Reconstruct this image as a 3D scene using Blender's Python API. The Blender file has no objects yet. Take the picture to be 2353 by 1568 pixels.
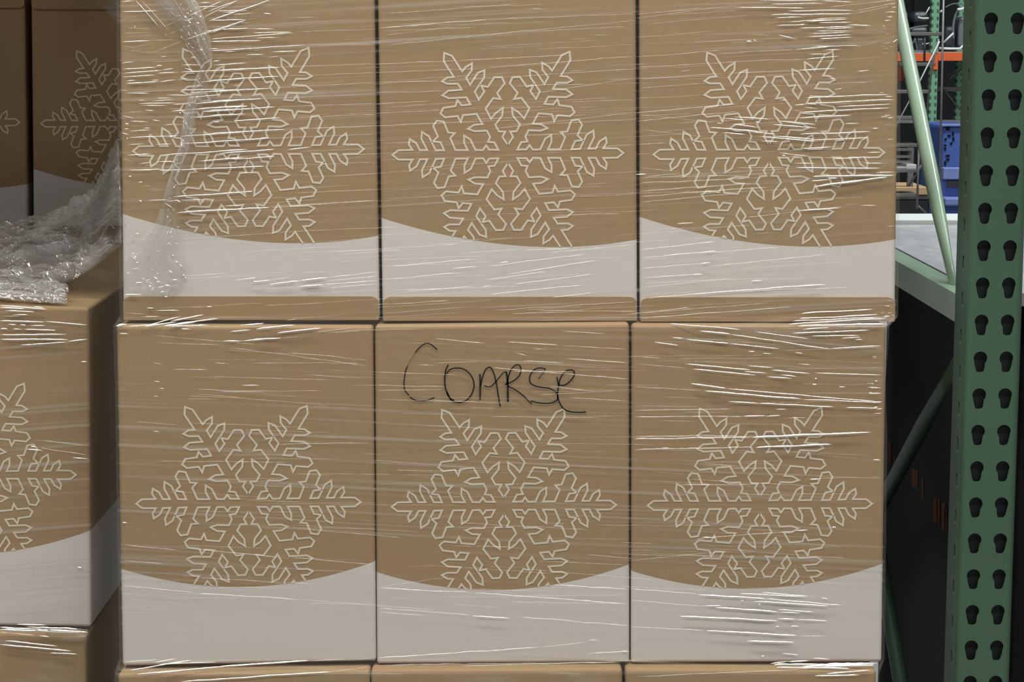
import bpy, bmesh, math, random
from mathutils import Vector, Matrix, noise

random.seed(7)
scene = bpy.context.scene
COL = scene.collection

# ------------------------------------------------------------------ camera
W, H = 2353.0, 1568.0
F = 4800.0                       # focal length in pixels
HORIZON = 110.0
ZC = 1.445                       # camera height above the floor
PITCH = math.atan((H / 2 - HORIZON) / F)
cam_data = bpy.data.cameras.new('camera')
cam_data.sensor_width = 36.0
cam_data.lens = 36.0 * F / W
cam_data.clip_end = 200
cam = bpy.data.objects.new('camera', cam_data)
COL.objects.link(cam)
cam.location = (0, 0, ZC)
cam.rotation_euler = (math.pi / 2 - PITCH, 0, 0)
scene.camera = cam

# ------------------------------------------------------------------ world, lights, exposure
vs = scene.view_settings
vs.view_transform = 'Standard'
vs.look = 'None'
vs.gamma = 1.0
vs.use_curve_mapping = False
vs.exposure = 0.0
world = bpy.data.worlds.new('warehouse_air')
scene.world = world
world.use_nodes = True
world.node_tree.nodes['Background'].inputs[0].default_value = (0.80, 0.86, 0.92, 1)
world.node_tree.nodes['Background'].inputs[1].default_value = 0.115


def lamp(name, loc, target, sx, sy, power, color):
    l = bpy.data.lights.new(name, 'AREA')
    l.shape = 'RECTANGLE'
    l.size, l.size_y = sx, sy
    l.energy = power
    l.color = color
    o = bpy.data.objects.new(name, l)
    COL.objects.link(o)
    o.location = loc
    o.rotation_euler = (Vector(target) - Vector(loc)).to_track_quat('-Z', 'Y').to_euler()
    return o


WARM = (1.0, 0.95, 0.86)
COOL = (0.90, 0.98, 1.0)
lamp('aisle_strip_lamp', (-0.4, 1.65, ZC + 3.2), (-0.35, 2.1, 0.0), 4.4, 0.30, 190, WARM)
lamp('aisle_strip_lamp', (0.5, -1.7, ZC + 3.4), (0.2, 2.2, 0.4), 4.4, 0.30, 132, WARM)
lamp('rear_aisle_lamp', (1.3, 4.7, ZC + 3.2), (1.2, 4.2, 0), 3.6, 0.35, 200, COOL)
lamp('far_aisle_lamp', (3.0, 11.0, ZC + 4.6), (3.2, 13.5, 1.0), 6.0, 0.6, 420, COOL)
cy = scene.cycles
cy.adaptive_threshold = 0.03
cy.max_bounces = 5
cy.diffuse_bounces = 2
cy.glossy_bounces = 2
cy.transmission_bounces = 2
cy.transparent_max_bounces = 8
cy.caustics_reflective = False
cy.caustics_refractive = False

# ------------------------------------------------------------------ picture to place
_cp, _sp = math.cos(PITCH), math.sin(PITCH)


def ray(px, py):
    a, b = (px - W / 2) / F, -(py - H / 2) / F
    return Vector((a, _cp + b * _sp, -_sp + b * _cp))


CAM = Vector((0, 0, ZC))


def P(px, py, D):                # point of the plane y = D
    r = ray(px, py)
    return CAM + r * (D / r.y)


def PX(px, py, X):               # point of the plane x = X
    r = ray(px, py)
    return CAM + r * (X / r.x)


def PZ(px, py, z):
    r = ray(px, py)
    return CAM + r * ((z - ZC) / r.z)


# ------------------------------------------------------------------ object helpers
def mesh_obj(name, verts, faces, mat=None, parent=None, smooth=False):
    me = bpy.data.meshes.new(name)
    me.from_pydata([tuple(v) for v in verts], [], faces)
    me.validate()
    me.update()
    o = bpy.data.objects.new(name, me)
    COL.objects.link(o)
    if mat:
        me.materials.append(mat)
    if parent:
        o.parent = parent
    if smooth:
        me.polygons.foreach_set('use_smooth', [True] * len(me.polygons))
    return o


def bm_obj(name, bm, mat=None, parent=None, smooth=False):
    me = bpy.data.meshes.new(name)
    bmesh.ops.recalc_face_normals(bm, faces=bm.faces[:])
    bm.to_mesh(me)
    bm.free()
    o = bpy.data.objects.new(name, me)
    COL.objects.link(o)
    if mat:
        me.materials.append(mat)
    if parent:
        o.parent = parent
    if smooth:
        me.polygons.foreach_set('use_smooth', [True] * len(me.polygons))
    return o


def tag(o, label=None, cat=None, group=None, kind=None):
    if label:
        o['label'] = label
    if cat:
        o['category'] = cat
    if group:
        o['group'] = group
    if kind:
        o['kind'] = kind
    return o


def thing(name, label, cat, group=None):
    o = bpy.data.objects.new(name, None)
    o.empty_display_size = 0.05
    COL.objects.link(o)
    return tag(o, label, cat, group)


def settle(root, loc):
    """put the empty at the thing's base without moving its parts"""
    for c in root.children:
        c.matrix_parent_inverse = Matrix.Translation(-Vector(loc))
    root.location = loc


def add_box(bm, x0, x1, y0, y1, z0, z1, bevel=0.0):
    vs_ = [bm.verts.new(p) for p in ((x0, y0, z0), (x1, y0, z0), (x1, y1, z0), (x0, y1, z0),
                                     (x0, y0, z1), (x1, y0, z1), (x1, y1, z1), (x0, y1, z1))]
    fs = [bm.faces.new([vs_[i] for i in f]) for f in
          ((0, 3, 2, 1), (4, 5, 6, 7), (0, 1, 5, 4), (1, 2, 6, 5), (2, 3, 7, 6), (3, 0, 4, 7))]
    if bevel > 0:
        es = list({e for f in fs for e in f.edges})
        bmesh.ops.bevel(bm, geom=es, offset=bevel, segments=2, affect='EDGES', profile=0.5)
    return bm


def tube_bm(bm, pts, rad, seg=10, flat=None):
    """tube along pts; rad a number or list; flat=(axis, factor list) squashes the section"""
    pts = [Vector(p) for p in pts]
    rads = rad if isinstance(rad, (list, tuple)) else [rad] * len(pts)
    rings = []
    up = Vector((0.3, 0.2, 1)).normalized()
    for i, p in enumerate(pts):
        t = (pts[min(i + 1, len(pts) - 1)] - pts[max(i - 1, 0)]).normalized()
        n = up - t * up.dot(t)
        if n.length < 1e-4:
            n = Vector((1, 0, 0)) - t * t.x
        n.normalize()
        b = t.cross(n)
        ring = []
        for k in range(seg):
            a = 2 * math.pi * k / seg
            off = (n * math.cos(a) + b * math.sin(a)) * rads[i]
            if flat:
                ax, fac = flat
                off = off - ax * off.dot(ax) * (1 - fac[i])
            ring.append(bm.verts.new(p + off))
        rings.append(ring)
    for i in range(len(rings) - 1):
        for k in range(seg):
            bm.faces.new((rings[i][k], rings[i][(k + 1) % seg], rings[i + 1][(k + 1) % seg], rings[i + 1][k]))
    bm.faces.new(rings[0][::-1])
    bm.faces.new(rings[-1])


def smooth_line(pts, n=8):
    """Catmull-Rom through 2D/3D points"""
    pts = [Vector(p) for p in pts]
    out = []
    for i in range(len(pts) - 1):
        p0, p1, p2, p3 = pts[max(i - 1, 0)], pts[i], pts[i + 1], pts[min(i + 2, len(pts) - 1)]
        for k in range(n):
            t = k / n
            out.append(0.5 * ((2 * p1) + (p2 - p0) * t + (2 * p0 - 5 * p1 + 4 * p2 - p3) * t * t
                              + (3 * p1 - p0 - 3 * p2 + p3) * t ** 3))
    out.append(pts[-1])
    return out


# ------------------------------------------------------------------ materials
def new_mat(name):
    m = bpy.data.materials.new(name)
    m.use_nodes = True
    nt = m.node_tree
    nt.nodes.clear()
    out = nt.nodes.new('ShaderNodeOutputMaterial')
    return m, nt, out


def N(nt, kind, **kw):
    n = nt.nodes.new(kind)
    for k, v in kw.items():
        if isinstance(k, str) and hasattr(n, k):
            setattr(n, k, v)
    return n


def mth(nt, op, a, b=None, clamp=False):
    n = nt.nodes.new('ShaderNodeMath')
    n.operation = op
    n.use_clamp = clamp
    for i, v in enumerate((a, b)):
        if v is None:
            continue
        if isinstance(v, (int, float)):
            n.inputs[i].default_value = v
        else:
            nt.links.new(v, n.inputs[i])
    return n.outputs[0]


def mixcol(nt, fac, a, b):
    n = nt.nodes.new('ShaderNodeMix')
    n.data_type = 'RGBA'
    for s, v in ((n.inputs[0], fac), (n.inputs[6], a), (n.inputs[7], b)):
        if isinstance(v, (int, float)):
            s.default_value = v
        elif isinstance(v, tuple):
            s.default_value = (*v, 1) if len(v) == 3 else v
        else:
            nt.links.new(v, s)
    return n.outputs[2]


def noise_tex(nt, scale, detail=3, vec=None, rough=0.5):
    n = nt.nodes.new('ShaderNodeTexNoise')
    n.inputs['Scale'].default_value = scale
    n.inputs['Detail'].default_value = detail
    n.inputs['Roughness'].default_value = rough
    if vec is not None:
        nt.links.new(vec, n.inputs['Vector'])
    return n.outputs['Fac']


def ramp(nt, fac, stops):
    n = nt.nodes.new('ShaderNodeValToRGB')
    el = n.color_ramp.elements
    while len(el) < len(stops):
        el.new(0.5)
    for e, (p, c) in zip(el, stops):
        e.position = p
        e.color = (c, c, c, 1) if isinstance(c, (int, float)) else (*c, 1)
    nt.links.new(fac, n.inputs[0])
    return n.outputs[0]


def obj_coord(nt, rot=(0, 0, 0), scale=(1, 1, 1), loc=(0, 0, 0)):
    tc = nt.nodes.new('ShaderNodeTexCoord')
    mp = nt.nodes.new('ShaderNodeMapping')
    mp.inputs['Rotation'].default_value = rot
    mp.inputs['Scale'].default_value = scale
    mp.inputs['Location'].default_value = loc
    nt.links.new(tc.outputs['Object'], mp.inputs[0])
    return mp.outputs[0]


def simple(name, col, rough=0.6, metallic=0.0, var=0.12, scale=18.0, spec=0.5, stretch=(1, 1, 1), bump=0.0):
    m, nt, out = new_mat(name)
    b = nt.nodes.new('ShaderNodeBsdfPrincipled')
    v = obj_coord(nt, scale=stretch)
    f = noise_tex(nt, scale, 4, v)
    lo = tuple(c * (1 - var) for c in col)
    hi = tuple(min(1, c * (1 + var)) for c in col)
    nt.links.new(mixcol(nt, f, lo, hi), b.inputs['Base Color'])
    b.inputs['Roughness'].default_value = rough
    b.inputs['Metallic'].default_value = metallic
    b.inputs['Specular IOR Level'].default_value = spec
    if bump:
        bn = nt.nodes.new('ShaderNodeBump')
        bn.inputs['Strength'].default_value = bump
        bn.inputs['Distance'].default_value = 0.002
        nt.links.new(noise_tex(nt, scale * 4, 3, v), bn.inputs['Height'])
        nt.links.new(bn.outputs[0], b.inputs['Normal'])
    nt.links.new(b.outputs[0], out.inputs[0])
    return m


KRAFT = (0.345, 0.249, 0.137)
WHITE_INK = (0.66, 0.625, 0.60)


def carton_mat(name, poly):
    """kraft board with a white wave printed on the lower part: white where z < cubic(x)"""
    m, nt, out = new_mat(name)
    b = nt.nodes.new('ShaderNodeBsdfPrincipled')
    uv = nt.nodes.new('ShaderNodeUVMap')
    uv.uv_map = 'print'
    sep = nt.nodes.new('ShaderNodeSeparateXYZ')
    nt.links.new(uv.outputs[0], sep.inputs[0])
    x, z = sep.outputs[0], sep.outputs[1]
    v = obj_coord(nt)
    fibre = noise_tex(nt, 60, 3, obj_coord(nt, scale=(4, 4, 0.7)))
    weave = noise_tex(nt, 60, 2, obj_coord(nt, scale=(0.6, 1, 4)))
    g = mth(nt, 'MULTIPLY', mth(nt, 'ADD', fibre, weave), 0.5)
    k = tuple(KRAFT)
    brown = mixcol(nt, g, tuple(c * 0.80 for c in k), tuple(c * 1.16 for c in k))
    tint = ramp(nt, noise_tex(nt, 5, 2, v), [(0.35, 0.0), (0.65, 1.0)])
    brown = mixcol(nt, mth(nt, 'MULTIPLY', tint, 0.55), brown, (KRAFT[0] * 1.03, KRAFT[1] * 0.91, KRAFT[2] * 0.92))
    white = mixcol(nt, g, tuple(c * 0.93 for c in WHITE_INK), tuple(min(1, c * 1.05) for c in WHITE_INK))
    white = mixcol(nt, mth(nt, 'MULTIPLY', tint, 0.5), white, (WHITE_INK[0] * 0.95, WHITE_INK[1] * 0.99, WHITE_INK[2] * 1.02))
    if poly:
        c0, c1, c2, c3 = poly
        w = mth(nt, 'MULTIPLY', x, c3)
        w = mth(nt, 'MULTIPLY', mth(nt, 'ADD', w, c2), x)
        w = mth(nt, 'MULTIPLY', mth(nt, 'ADD', w, c1), x)
        w = mth(nt, 'ADD', w, c0)
        d = mth(nt, 'SUBTRACT', w, z)
        fac = mth(nt, 'MULTIPLY', mth(nt, 'ADD', d, 0.0003), 1600.0, clamp=True)
        col = mixcol(nt, fac, brown, white)
    else:
        col = brown
    nt.links.new(col, b.inputs['Base Color'])
    b.inputs['Roughness'].default_value = 0.68
    b.inputs['Specular IOR Level'].default_value = 0.25
    bn = nt.nodes.new('ShaderNodeBump')
    bn.inputs['Strength'].default_value = 0.12
    bn.inputs['Distance'].default_value = 0.001
    nt.links.new(fibre, bn.inputs['Height'])
    nt.links.new(bn.outputs[0], b.inputs['Normal'])
    nt.links.new(b.outputs[0], out.inputs[0])
    return m


def fold_mat(name, gloss=0.5, rough=0.28, grey=0.85, spec=0.6, warm=1.0):
    """gathered film: milky and glossy, as dense as its 'dense' attribute says"""
    m, nt, out = new_mat(name)
    tr = nt.nodes.new('ShaderNodeBsdfTransparent')
    gl = nt.nodes.new('ShaderNodeBsdfGlossy')
    gl.inputs['Roughness'].default_value = rough
    gl.inputs['Color'].default_value = (spec, spec, spec, 1)
    df = nt.nodes.new('ShaderNodeBsdfDiffuse')
    df.inputs['Color'].default_value = (grey, grey * 0.985 * (0.5 + 0.5 * warm), grey * 0.96 * warm, 1)
    at = nt.nodes.new('ShaderNodeAttribute')
    at.attribute_name = 'dense'
    m1 = nt.nodes.new('ShaderNodeMixShader')
    m1.inputs[0].default_value = gloss
    nt.links.new(df.outputs[0], m1.inputs[1])
    nt.links.new(gl.outputs[0], m1.inputs[2])
    m2 = nt.nodes.new('ShaderNodeMixShader')
    nt.links.new(at.outputs['Fac'], m2.inputs[0])
    nt.links.new(tr.outputs[0], m2.inputs[1])
    nt.links.new(m1.outputs[0], m2.inputs[2])
    nt.links.new(m2.outputs[0], out.inputs[0])
    return m


M_LINE = simple('pale_line_ink', (0.70, 0.62, 0.50), 0.7, var=0.05)
M_MARKER = simple('black_marker_ink', (0.012, 0.010, 0.012), 0.5, var=0.2)
M_KRAFT = carton_mat('plain_kraft_board', None)
M_FILM = fold_mat('clear_stretch_film', gloss=0.28, rough=0.2, grey=0.80, spec=0.6, warm=0.86)
M_FOLD = fold_mat('gathered_film_fold', gloss=0.72, rough=0.24, spec=1.0)
M_LOOSE = fold_mat('crumpled_loose_film', gloss=0.45, rough=0.14, grey=0.82, spec=1.0)
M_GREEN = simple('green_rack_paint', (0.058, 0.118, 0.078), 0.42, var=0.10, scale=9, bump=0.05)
M_GREEN_LIT = simple('green_rack_paint_lit', (0.33, 0.46, 0.34), 0.17, var=0.10, scale=12, stretch=(1, 1, 1))  # lighter copy of the rack green, with the light painted into its colour
M_HOLLOW_SHADE = simple('dark_hollow_shade', (0.010, 0.019, 0.018), 0.6, var=0.2)  # near-black colour standing in for the shade inside the hollow column
M_DECK = simple('scuffed_grey_board', (0.27, 0.27, 0.285), 0.7, var=0.35, scale=14, stretch=(3, 1, 1))
M_BEAM_PALE = simple('pale_beam_paint', (0.55, 0.57, 0.56), 0.45, var=0.06)
M_BLACK = simple('black_wrap', (0.0035, 0.004, 0.0045), 0.6, var=0.3, spec=0.2)
M_FLOOR = simple('sealed_concrete', (0.26, 0.255, 0.25), 0.6, var=0.15, scale=3)
M_WALL = simple('dark_wall_panel', (0.012, 0.015, 0.017), 0.8, var=0.2, scale=2)
M_ORANGE = simple('orange_beam_paint', (0.72, 0.13, 0.035), 0.4, var=0.08)
M_ORANGE_INK = simple('orange_print', (0.20, 0.055, 0.014), 0.7, var=0.4, scale=60)
M_PALLET = simple('weathered_pallet_wood', (0.30, 0.20, 0.11), 0.8, var=0.25, scale=12, stretch=(0.3, 1, 1))
M_STEEL = simple('dull_grey_steel', (0.20, 0.19, 0.175), 0.5, metallic=0.3, var=0.25, scale=20)
M_CHROME = simple('bright_tube', (0.80, 0.80, 0.80), 0.25, metallic=0.0, var=0.05)
M_DARKGREY = simple('dark_grey_plastic', (0.06, 0.065, 0.07), 0.35, var=0.25)
M_MIDGREY = simple('mid_grey_plastic', (0.16, 0.17, 0.175), 0.4, var=0.2)
M_BLUE = simple('blue_crate_plastic', (0.07, 0.13, 0.42), 0.35, var=0.12)
M_BLUE_PALE = simple('pale_blue_plastic', (0.20, 0.26, 0.55), 0.4, var=0.2)
M_TAN = simple('bare_cardboard_sheet', (0.55, 0.36, 0.18), 0.7, var=0.08)
M_WHITE = simple('white_board', (0.72, 0.72, 0.70), 0.5, var=0.06)


def perforated_mat(name, col):
    m, nt, out = new_mat(name)
    b = nt.nodes.new('ShaderNodeBsdfPrincipled')
    tc = nt.nodes.new('ShaderNodeTexCoord')
    sep = nt.nodes.new('ShaderNodeSeparateXYZ')
    nt.links.new(tc.outputs['Object'], sep.inputs[0])
    z = mth(nt, 'FRACT', mth(nt, 'DIVIDE', sep.outputs[2], 0.0508))
    x = mth(nt, 'FRACT', mth(nt, 'DIVIDE', sep.outputs[0], 0.038))
    dz = mth(nt, 'ABSOLUTE', mth(nt, 'SUBTRACT', z, 0.5))
    dx = mth(nt, 'ABSOLUTE', mth(nt, 'SUBTRACT', x, 0.5))
    hole = mth(nt, 'MULTIPLY', mth(nt, 'LESS_THAN', dz, 0.25), mth(nt, 'LESS_THAN', dx, 0.2))
    nt.links.new(mixcol(nt, hole, col, (0.05, 0.09, 0.06)), b.inputs['Base Color'])
    b.inputs['Roughness'].default_value = 0.45
    nt.links.new(b.outputs[0], out.inputs[0])
    return m


M_PERF = perforated_mat('punched_green_paint', (0.16, 0.36, 0.22))

# ------------------------------------------------------------------ the setting
floor = mesh_obj('floor', [(-14, -6, 0), (16, -6, 0), (16, 26, 0), (-14, 26, 0)], [(0, 1, 2, 3)], M_FLOOR)
tag(floor, 'grey sealed concrete warehouse floor', 'floor', kind='structure')
wb = bm_obj('wall_back', add_box(bmesh.new(), -14, 16, 21.0, 21.2, 0, 9), M_WALL)
tag(wb, 'dark wall at the far end of the warehouse', 'wall', kind='structure')

# ------------------------------------------------------------------ the snowflake print
# outline of the printed flake, traced in a 6.273x enlargement; centre (50, 1527), mirrored four ways
_S6 = 6.273
_WEDGE = [(1690, 1505), (1605, 1440), (1405, 1440), (1455, 1360), (1440, 1285), (1350, 1345), (1300, 1445), (1195, 1447),
          (1275, 1285), (1265, 1190), (1170, 1250), (1075, 1450), (955, 1455), (1005, 1340), (1110, 1325), (1040, 1258),
          (1105, 1110), (1055, 1035), (955, 1050), (895, 1205), (800, 1215), (865, 1285), (795, 1455), (620, 1460),
          (670, 1355), (668, 1255), (580, 1310), (510, 1460), (405, 1465), (358, 1400), (315, 1460), (185, 1465),
          (240, 1360), (330, 1350), (300, 1280), (345, 1190), (515, 1195), (615, 1160), (525, 1105), (405, 1097),
          (490, 950), (680, 965), (712, 1060), (760, 975), (935, 990), (1000, 935), (955, 855), (785, 835), (757, 750),
          (700, 825), (575, 815), (630, 715), (880, 722), (970, 680), (885, 615), (695, 605), (750, 520), (895, 520),
          (970, 483), (895, 430), (805, 425), (945, 200), (935, 85),
          (825, 130), (685, 350), (635, 290), (545, 240), (550, 340), (630, 440), (575, 540), (465, 375), (370, 340),
          (375, 440), (510, 640), (455, 750), (375, 640), (420, 555), (325, 575), (230, 440), (125, 445), (85, 530),
          (195, 665), (145, 750), (250, 735), (360, 880), (285, 1025), (210, 940), (115, 880), (125, 985), (225, 1110),
          (175, 1205), (85, 1210), (125, 1285), (50, 1400)]
QUARTER = []
for (cx, cy) in _WEDGE:
    x = (cx - 50) / _S6
    y = (1527 - cy) / _S6
    y -= x * 0.0134                              # level the slight slope of the sample
    QUARTER.append((x, y))
QUARTER[0] = (QUARTER[0][0], 0.0)
QUARTER[-1] = (0.0, QUARTER[-1][1])


def flake_paths():
    """half outline right of the vertical axis above, mirrored below, closed at the arm tip; then mirrored left"""
    up = QUARTER[::-1]                            # from the axis to the right tip
    dn = [(x, -y) for (x, y) in QUARTER[1:]]      # from the right tip to the axis
    half = up + dn
    return [half, [(-x, y) for (x, y) in half]]


FLAKE_PX = 2.82 / F                               # metres per traced pixel (box front at about 2.8 m)


def strip(path, width):
    """mitred ribbon quads of a 2D polyline"""
    quads = []
    L, R = [], []
    n = len(path)
    for i in range(n):
        p = Vector(path[i])
        d0 = (p - Vector(path[i - 1])).normalized() if i > 0 else None
        d1 = (Vector(path[i + 1]) - p).normalized() if i < n - 1 else None
        if d0 is None:
            d0 = d1
        if d1 is None:
            d1 = d0
        n0, n1 = Vector((-d0.y, d0.x)), Vector((-d1.y, d1.x))
        m = n0 + n1
        if m.length < 1e-3:
            m = n0
        m.normalize()
        k = 1.0 / max(0.42, m.dot(n0))
        L.append(p + m * (width / 2 * k))
        R.append(p - m * (width / 2 * k))
    for i in range(n - 1):
        quads.append([L[i], R[i], R[i + 1], L[i + 1]])
    return quads


def clip_above(poly, wave):
    """part of a 2D polygon that lies above the wave line z = wave(x)"""
    out = []
    for i in range(len(poly)):
        a, b = poly[i], poly[(i + 1) % len(poly)]
        da, db = a.y - wave(a.x), b.y - wave(b.x)
        if da >= 0:
            out.append(a)
        if da * db < 0:
            out.append(a.lerp(b, da / (da - db)))
    return out


FLAKE_PATHS = flake_paths()


def flake_mesh(cx, cz, y, wave, scale, rot, xl, xr):
    verts, faces = [], []
    cr, sr = math.cos(rot), math.sin(rot)
    for path in FLAKE_PATHS:
        pts = [((x * cr - z * sr) * FLAKE_PX * scale, (x * sr + z * cr) * FLAKE_PX * scale) for x, z in path]
        for q in strip(pts, 0.00262):
            q = clip_above(q, wave)
            if len(q) < 3:
                continue
            b = len(verts)
            verts += [(cx + p.x, y, cz + p.y) for p in q]
            faces.append(tuple(range(b, b + len(q))))
    return verts, faces


def fit_cubic(pts):
    """least squares cubic z(x)"""
    n = 4
    A = [[sum(x ** (i + j) for x, _ in pts) for j in range(n)] for i in range(n)]
    b = [sum(z * x ** i for x, z in pts) for i in range(n)]
    for i in range(n):
        pv = A[i][i]
        for j in range(i, n):
            A[i][j] /= pv
        b[i] /= pv
        for r in range(n):
            if r != i:
                f = A[r][i]
                for j in range(i, n):
                    A[r][j] -= f * A[i][j]
                b[r] -= f * b[i]
    return b


D1, D2, D3 = 2.82, 2.80, 2.778
DL, DLB, DB = 2.97, 2.955, 3.97
_w1 = [(877, 500), (938, 520), (1000, 537), (1031, 544), (1078, 550), (1120, 555.6), (1177, 562), (1233, 566.5),
       (1289, 568.5), (1345, 567.4), (1401, 562), (1463, 549)]
_w2 = [(866, 1317), (880, 1320), (941, 1335), (1002, 1347), (1063, 1354.6), (1125, 1357.5), (1161, 1357), (1217, 1353),
       (1278, 1343), (1339, 1330), (1400, 1314), (1447, 1298)]


def wave_of(px, c, D):
    o = P(c[0], c[1], D)
    return fit_cubic([((P(x, y, D) - o).x, (P(x, y, D) - o).z) for x, y in px])


WAVE1 = wave_of(_w1, (1167, 354), D1)
WAVE2 = wave_of(_w2, (1158, 1163.5), D2)
M_CARTON1 = carton_mat('snowflake_carton_tall', WAVE1)
M_CARTON2 = carton_mat('snowflake_carton', WAVE2)


def cubic(c, x):
    return c[0] + x * (c[1] + x * (c[2] + x * c[3]))


# ------------------------------------------------------------------ cartons
def carton(corners, D, depth, fc, style, label, group, flake=True, flap_px=0, top_flap_px=None, rot=0.0085, scale=None):
    """corners: pixels tl, tr, br, bl of the front; fc: pixel of the flake centre"""
    tl, tr, br, bl = [P(x, y, D) for x, y in corners]
    c = P(fc[0], fc[1], D)
    wave = WAVE1 if style == 1 else WAVE2
    mat = M_CARTON1 if style == 1 else M_CARTON2
    sc = scale or (1.012 if style == 1 else 1.0)
    root = thing('cardboard_box', label, 'box', group)
    bm = bmesh.new()
    fr = [bl, br, tr, tl]
    zlo, zhi = (bl.z + br.z) / 2, (tl.z + tr.z) / 2
    bk = [Vector((bl.x, D + depth, zlo)), Vector((br.x, D + depth, zlo)), Vector((tr.x, D + depth, zhi)), Vector((tl.x, D + depth, zhi))]
    vs_ = [bm.verts.new(v) for v in fr + bk]
    for f in ((0, 1, 2, 3), (5, 4, 7, 6), (4, 0, 3, 7), (1, 5, 6, 2), (3, 2, 6, 7), (4, 5, 1, 0)):
        bm.faces.new([vs_[i] for i in f])
    bmesh.ops.bevel(bm, geom=bm.edges[:], offset=0.005, segments=3, affect='EDGES', profile=0.5)
    uvl = bm.loops.layers.uv.new('print')
    xl, xr = min(tl.x, bl.x), max(tr.x, br.x)
    for f in bm.faces:
        flat = f.normal.z > 0.7 or f.normal.z < -0.7
        for l in f.loops:
            v = l.vert.co
            l[uvl].uv = (min(max(v.x, xl), xr) - c.x, 9.0 if flat else v.z - c.z)
    bm_obj('carton_body', bm, mat, root)
    if flake:
        v, f = flake_mesh(c.x, c.z, D - 0.0004, lambda x: cubic(wave, x), sc, rot, xl, xr)
        o = mesh_obj('snowflake_print', v, f, M_LINE, root)
        tag(o, 'pale outline snowflake print')

    def flap(name, x0, x1, z0, z1, up):
        r = 0.011
        n = 6
        pts = []
        ye = D - 0.0028
        zo = z1 if up else z0
        zi = z0 if up else z1
        s = 1 if up else -1
        ring = [(x0 + 0.001, zi), (x1 - 0.001, zi)]
        for k in range(n + 1):
            a = math.pi / 2 * k / n
            ring.append((x1 - 0.001 - r + r * math.cos(a), zo - s * (r * 0.8 - r * 0.8 * math.sin(a))))
        for k in range(n + 1):
            a = math.pi / 2 * (1 - k / n)
            ring.append((x0 + 0.001 + r - r * math.cos(a), zo - s * (r * 0.8 - r * 0.8 * math.sin(a))))
        m = len(ring)
        verts = [(x, ye, z) for x, z in ring] + [(x, D + 0.001, z) for x, z in ring]
        faces = [tuple(range(m))] + [(i, i + m, (i + 1) % m + m, (i + 1) % m) for i in range(m)]
        b2 = bmesh.new()
        vv = [b2.verts.new(p) for p in verts]
        for q in faces:
            b2.faces.new([vv[i] for i in q])
        bm_obj(name, b2, M_KRAFT, root)

    if flap_px:
        zt = P(fc[0], flap_px, D).z
        flap('bottom_flap', bl.x, br.x, min(bl.z, br.z) + 0.002, zt, True)
    if top_flap_px is not None:
        zt = P(fc[0], top_flap_px, D).z
        flap('top_flap', tl.x, tr.x, zt, max(tl.z, tr.z) - 0.002, False)
    settle(root, ((bl.x + br.x) / 2, D + depth / 2, min(bl.z, br.z)))
    return root


GF = 'snowflake boxes on the wrapped front stack'
DEP = 0.40
# upper row
carton([(273, -84), (859, -84), (872, 738), (283, 738)], D1, DEP, (571, 345), 1,
       'upper snowflake box with crumpled film tail hanging down its left side', GF, flap_px=681)
carton([(867, -84), (1461, -84), (1464.5, 738), (879, 740)], D1, DEP, (1167, 354), 1,
       'upper middle snowflake box directly above the box marked COARSE', GF, flap_px=682)
carton([(1468.5, -84), (2067, -84), (2057, 735), (1470.5, 742)], D1, DEP, (1767, 353), 1,
       'upper snowflake box beside the green diagonal brace of the rack', GF, flap_px=683)
# middle row
carton([(267, 748), (857, 751), (864.5, 1521), (281, 1533)], D2, DEP, (571, 1156), 2,
       'lower snowflake box beside the dark gap and left of the COARSE box', GF)
boxB = carton([(861, 749), (1446, 743), (1446.5, 1524), (866, 1528)], D2, DEP, (1158, 1163), 2,
              'snowflake box with COARSE handwritten in black marker', GF)
carton([(1451.5, 746), (2037, 748), (2026.5, 1523), (1449.5, 1525)], D2, DEP, (1746, 1160), 2,
       'lower snowflake box right of the COARSE box, film streaks over its top', GF)
# bottom row, only the upper edges in the picture
carton([(270, 1550), (850, 1541), (856, 2300), (283, 2300)], D3, DEP, (566, 1955), 2,
       'box top edge at the picture bottom under the left column of the stack', GF)
carton([(852, 1541), (1430, 1538), (1431, 2300), (858, 2300)], D3, DEP, (1144, 1955), 2,
       'box top edge at the picture bottom directly below the COARSE box', GF)
carton([(1437, 1539), (2014, 1541), (2008, 2300), (1437, 2300)], D3, DEP, (1725, 1955), 2,
       'box top edge at the picture bottom nearest the green rack column', GF)
# left stack
GL = 'boxes of the left stack'
carton([(-352, 694), (204.5, 707), (209, 1443), (-348, 1434)], DL, 0.49, (-69, 1092), 2,
       'half seen snowflake box at the left edge under draped film', GL, rot=0.002)
carton([(-352, 1448), (198, 1458), (201, 2192), (-348, 2192)], DLB, 0.49, (-75, 1850), 2,
       'plain box front in the lower left corner of the picture', GL)
zl = P(100, 703, DL).z - 0.004


def px_of(p):
    v = p - CAM
    zf = v.y * _cp - v.z * _sp
    return (W / 2 + F * v.x / zf, H / 2 - F * (v.y * _sp + v.z * _cp) / zf)


def carton_world(x0, x1, y0, z0, z1, depth, label, group, style=2, **kw):
    c = [px_of(Vector(p)) for p in ((x0, y0, z1), (x1, y0, z1), (x1, y0, z0), (x0, y0, z0))]
    fc = px_of(Vector(((x0 + x1) / 2, y0, z0 + 0.215)))
    return carton(c, y0, depth, fc, style, label, group, **kw)


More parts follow.
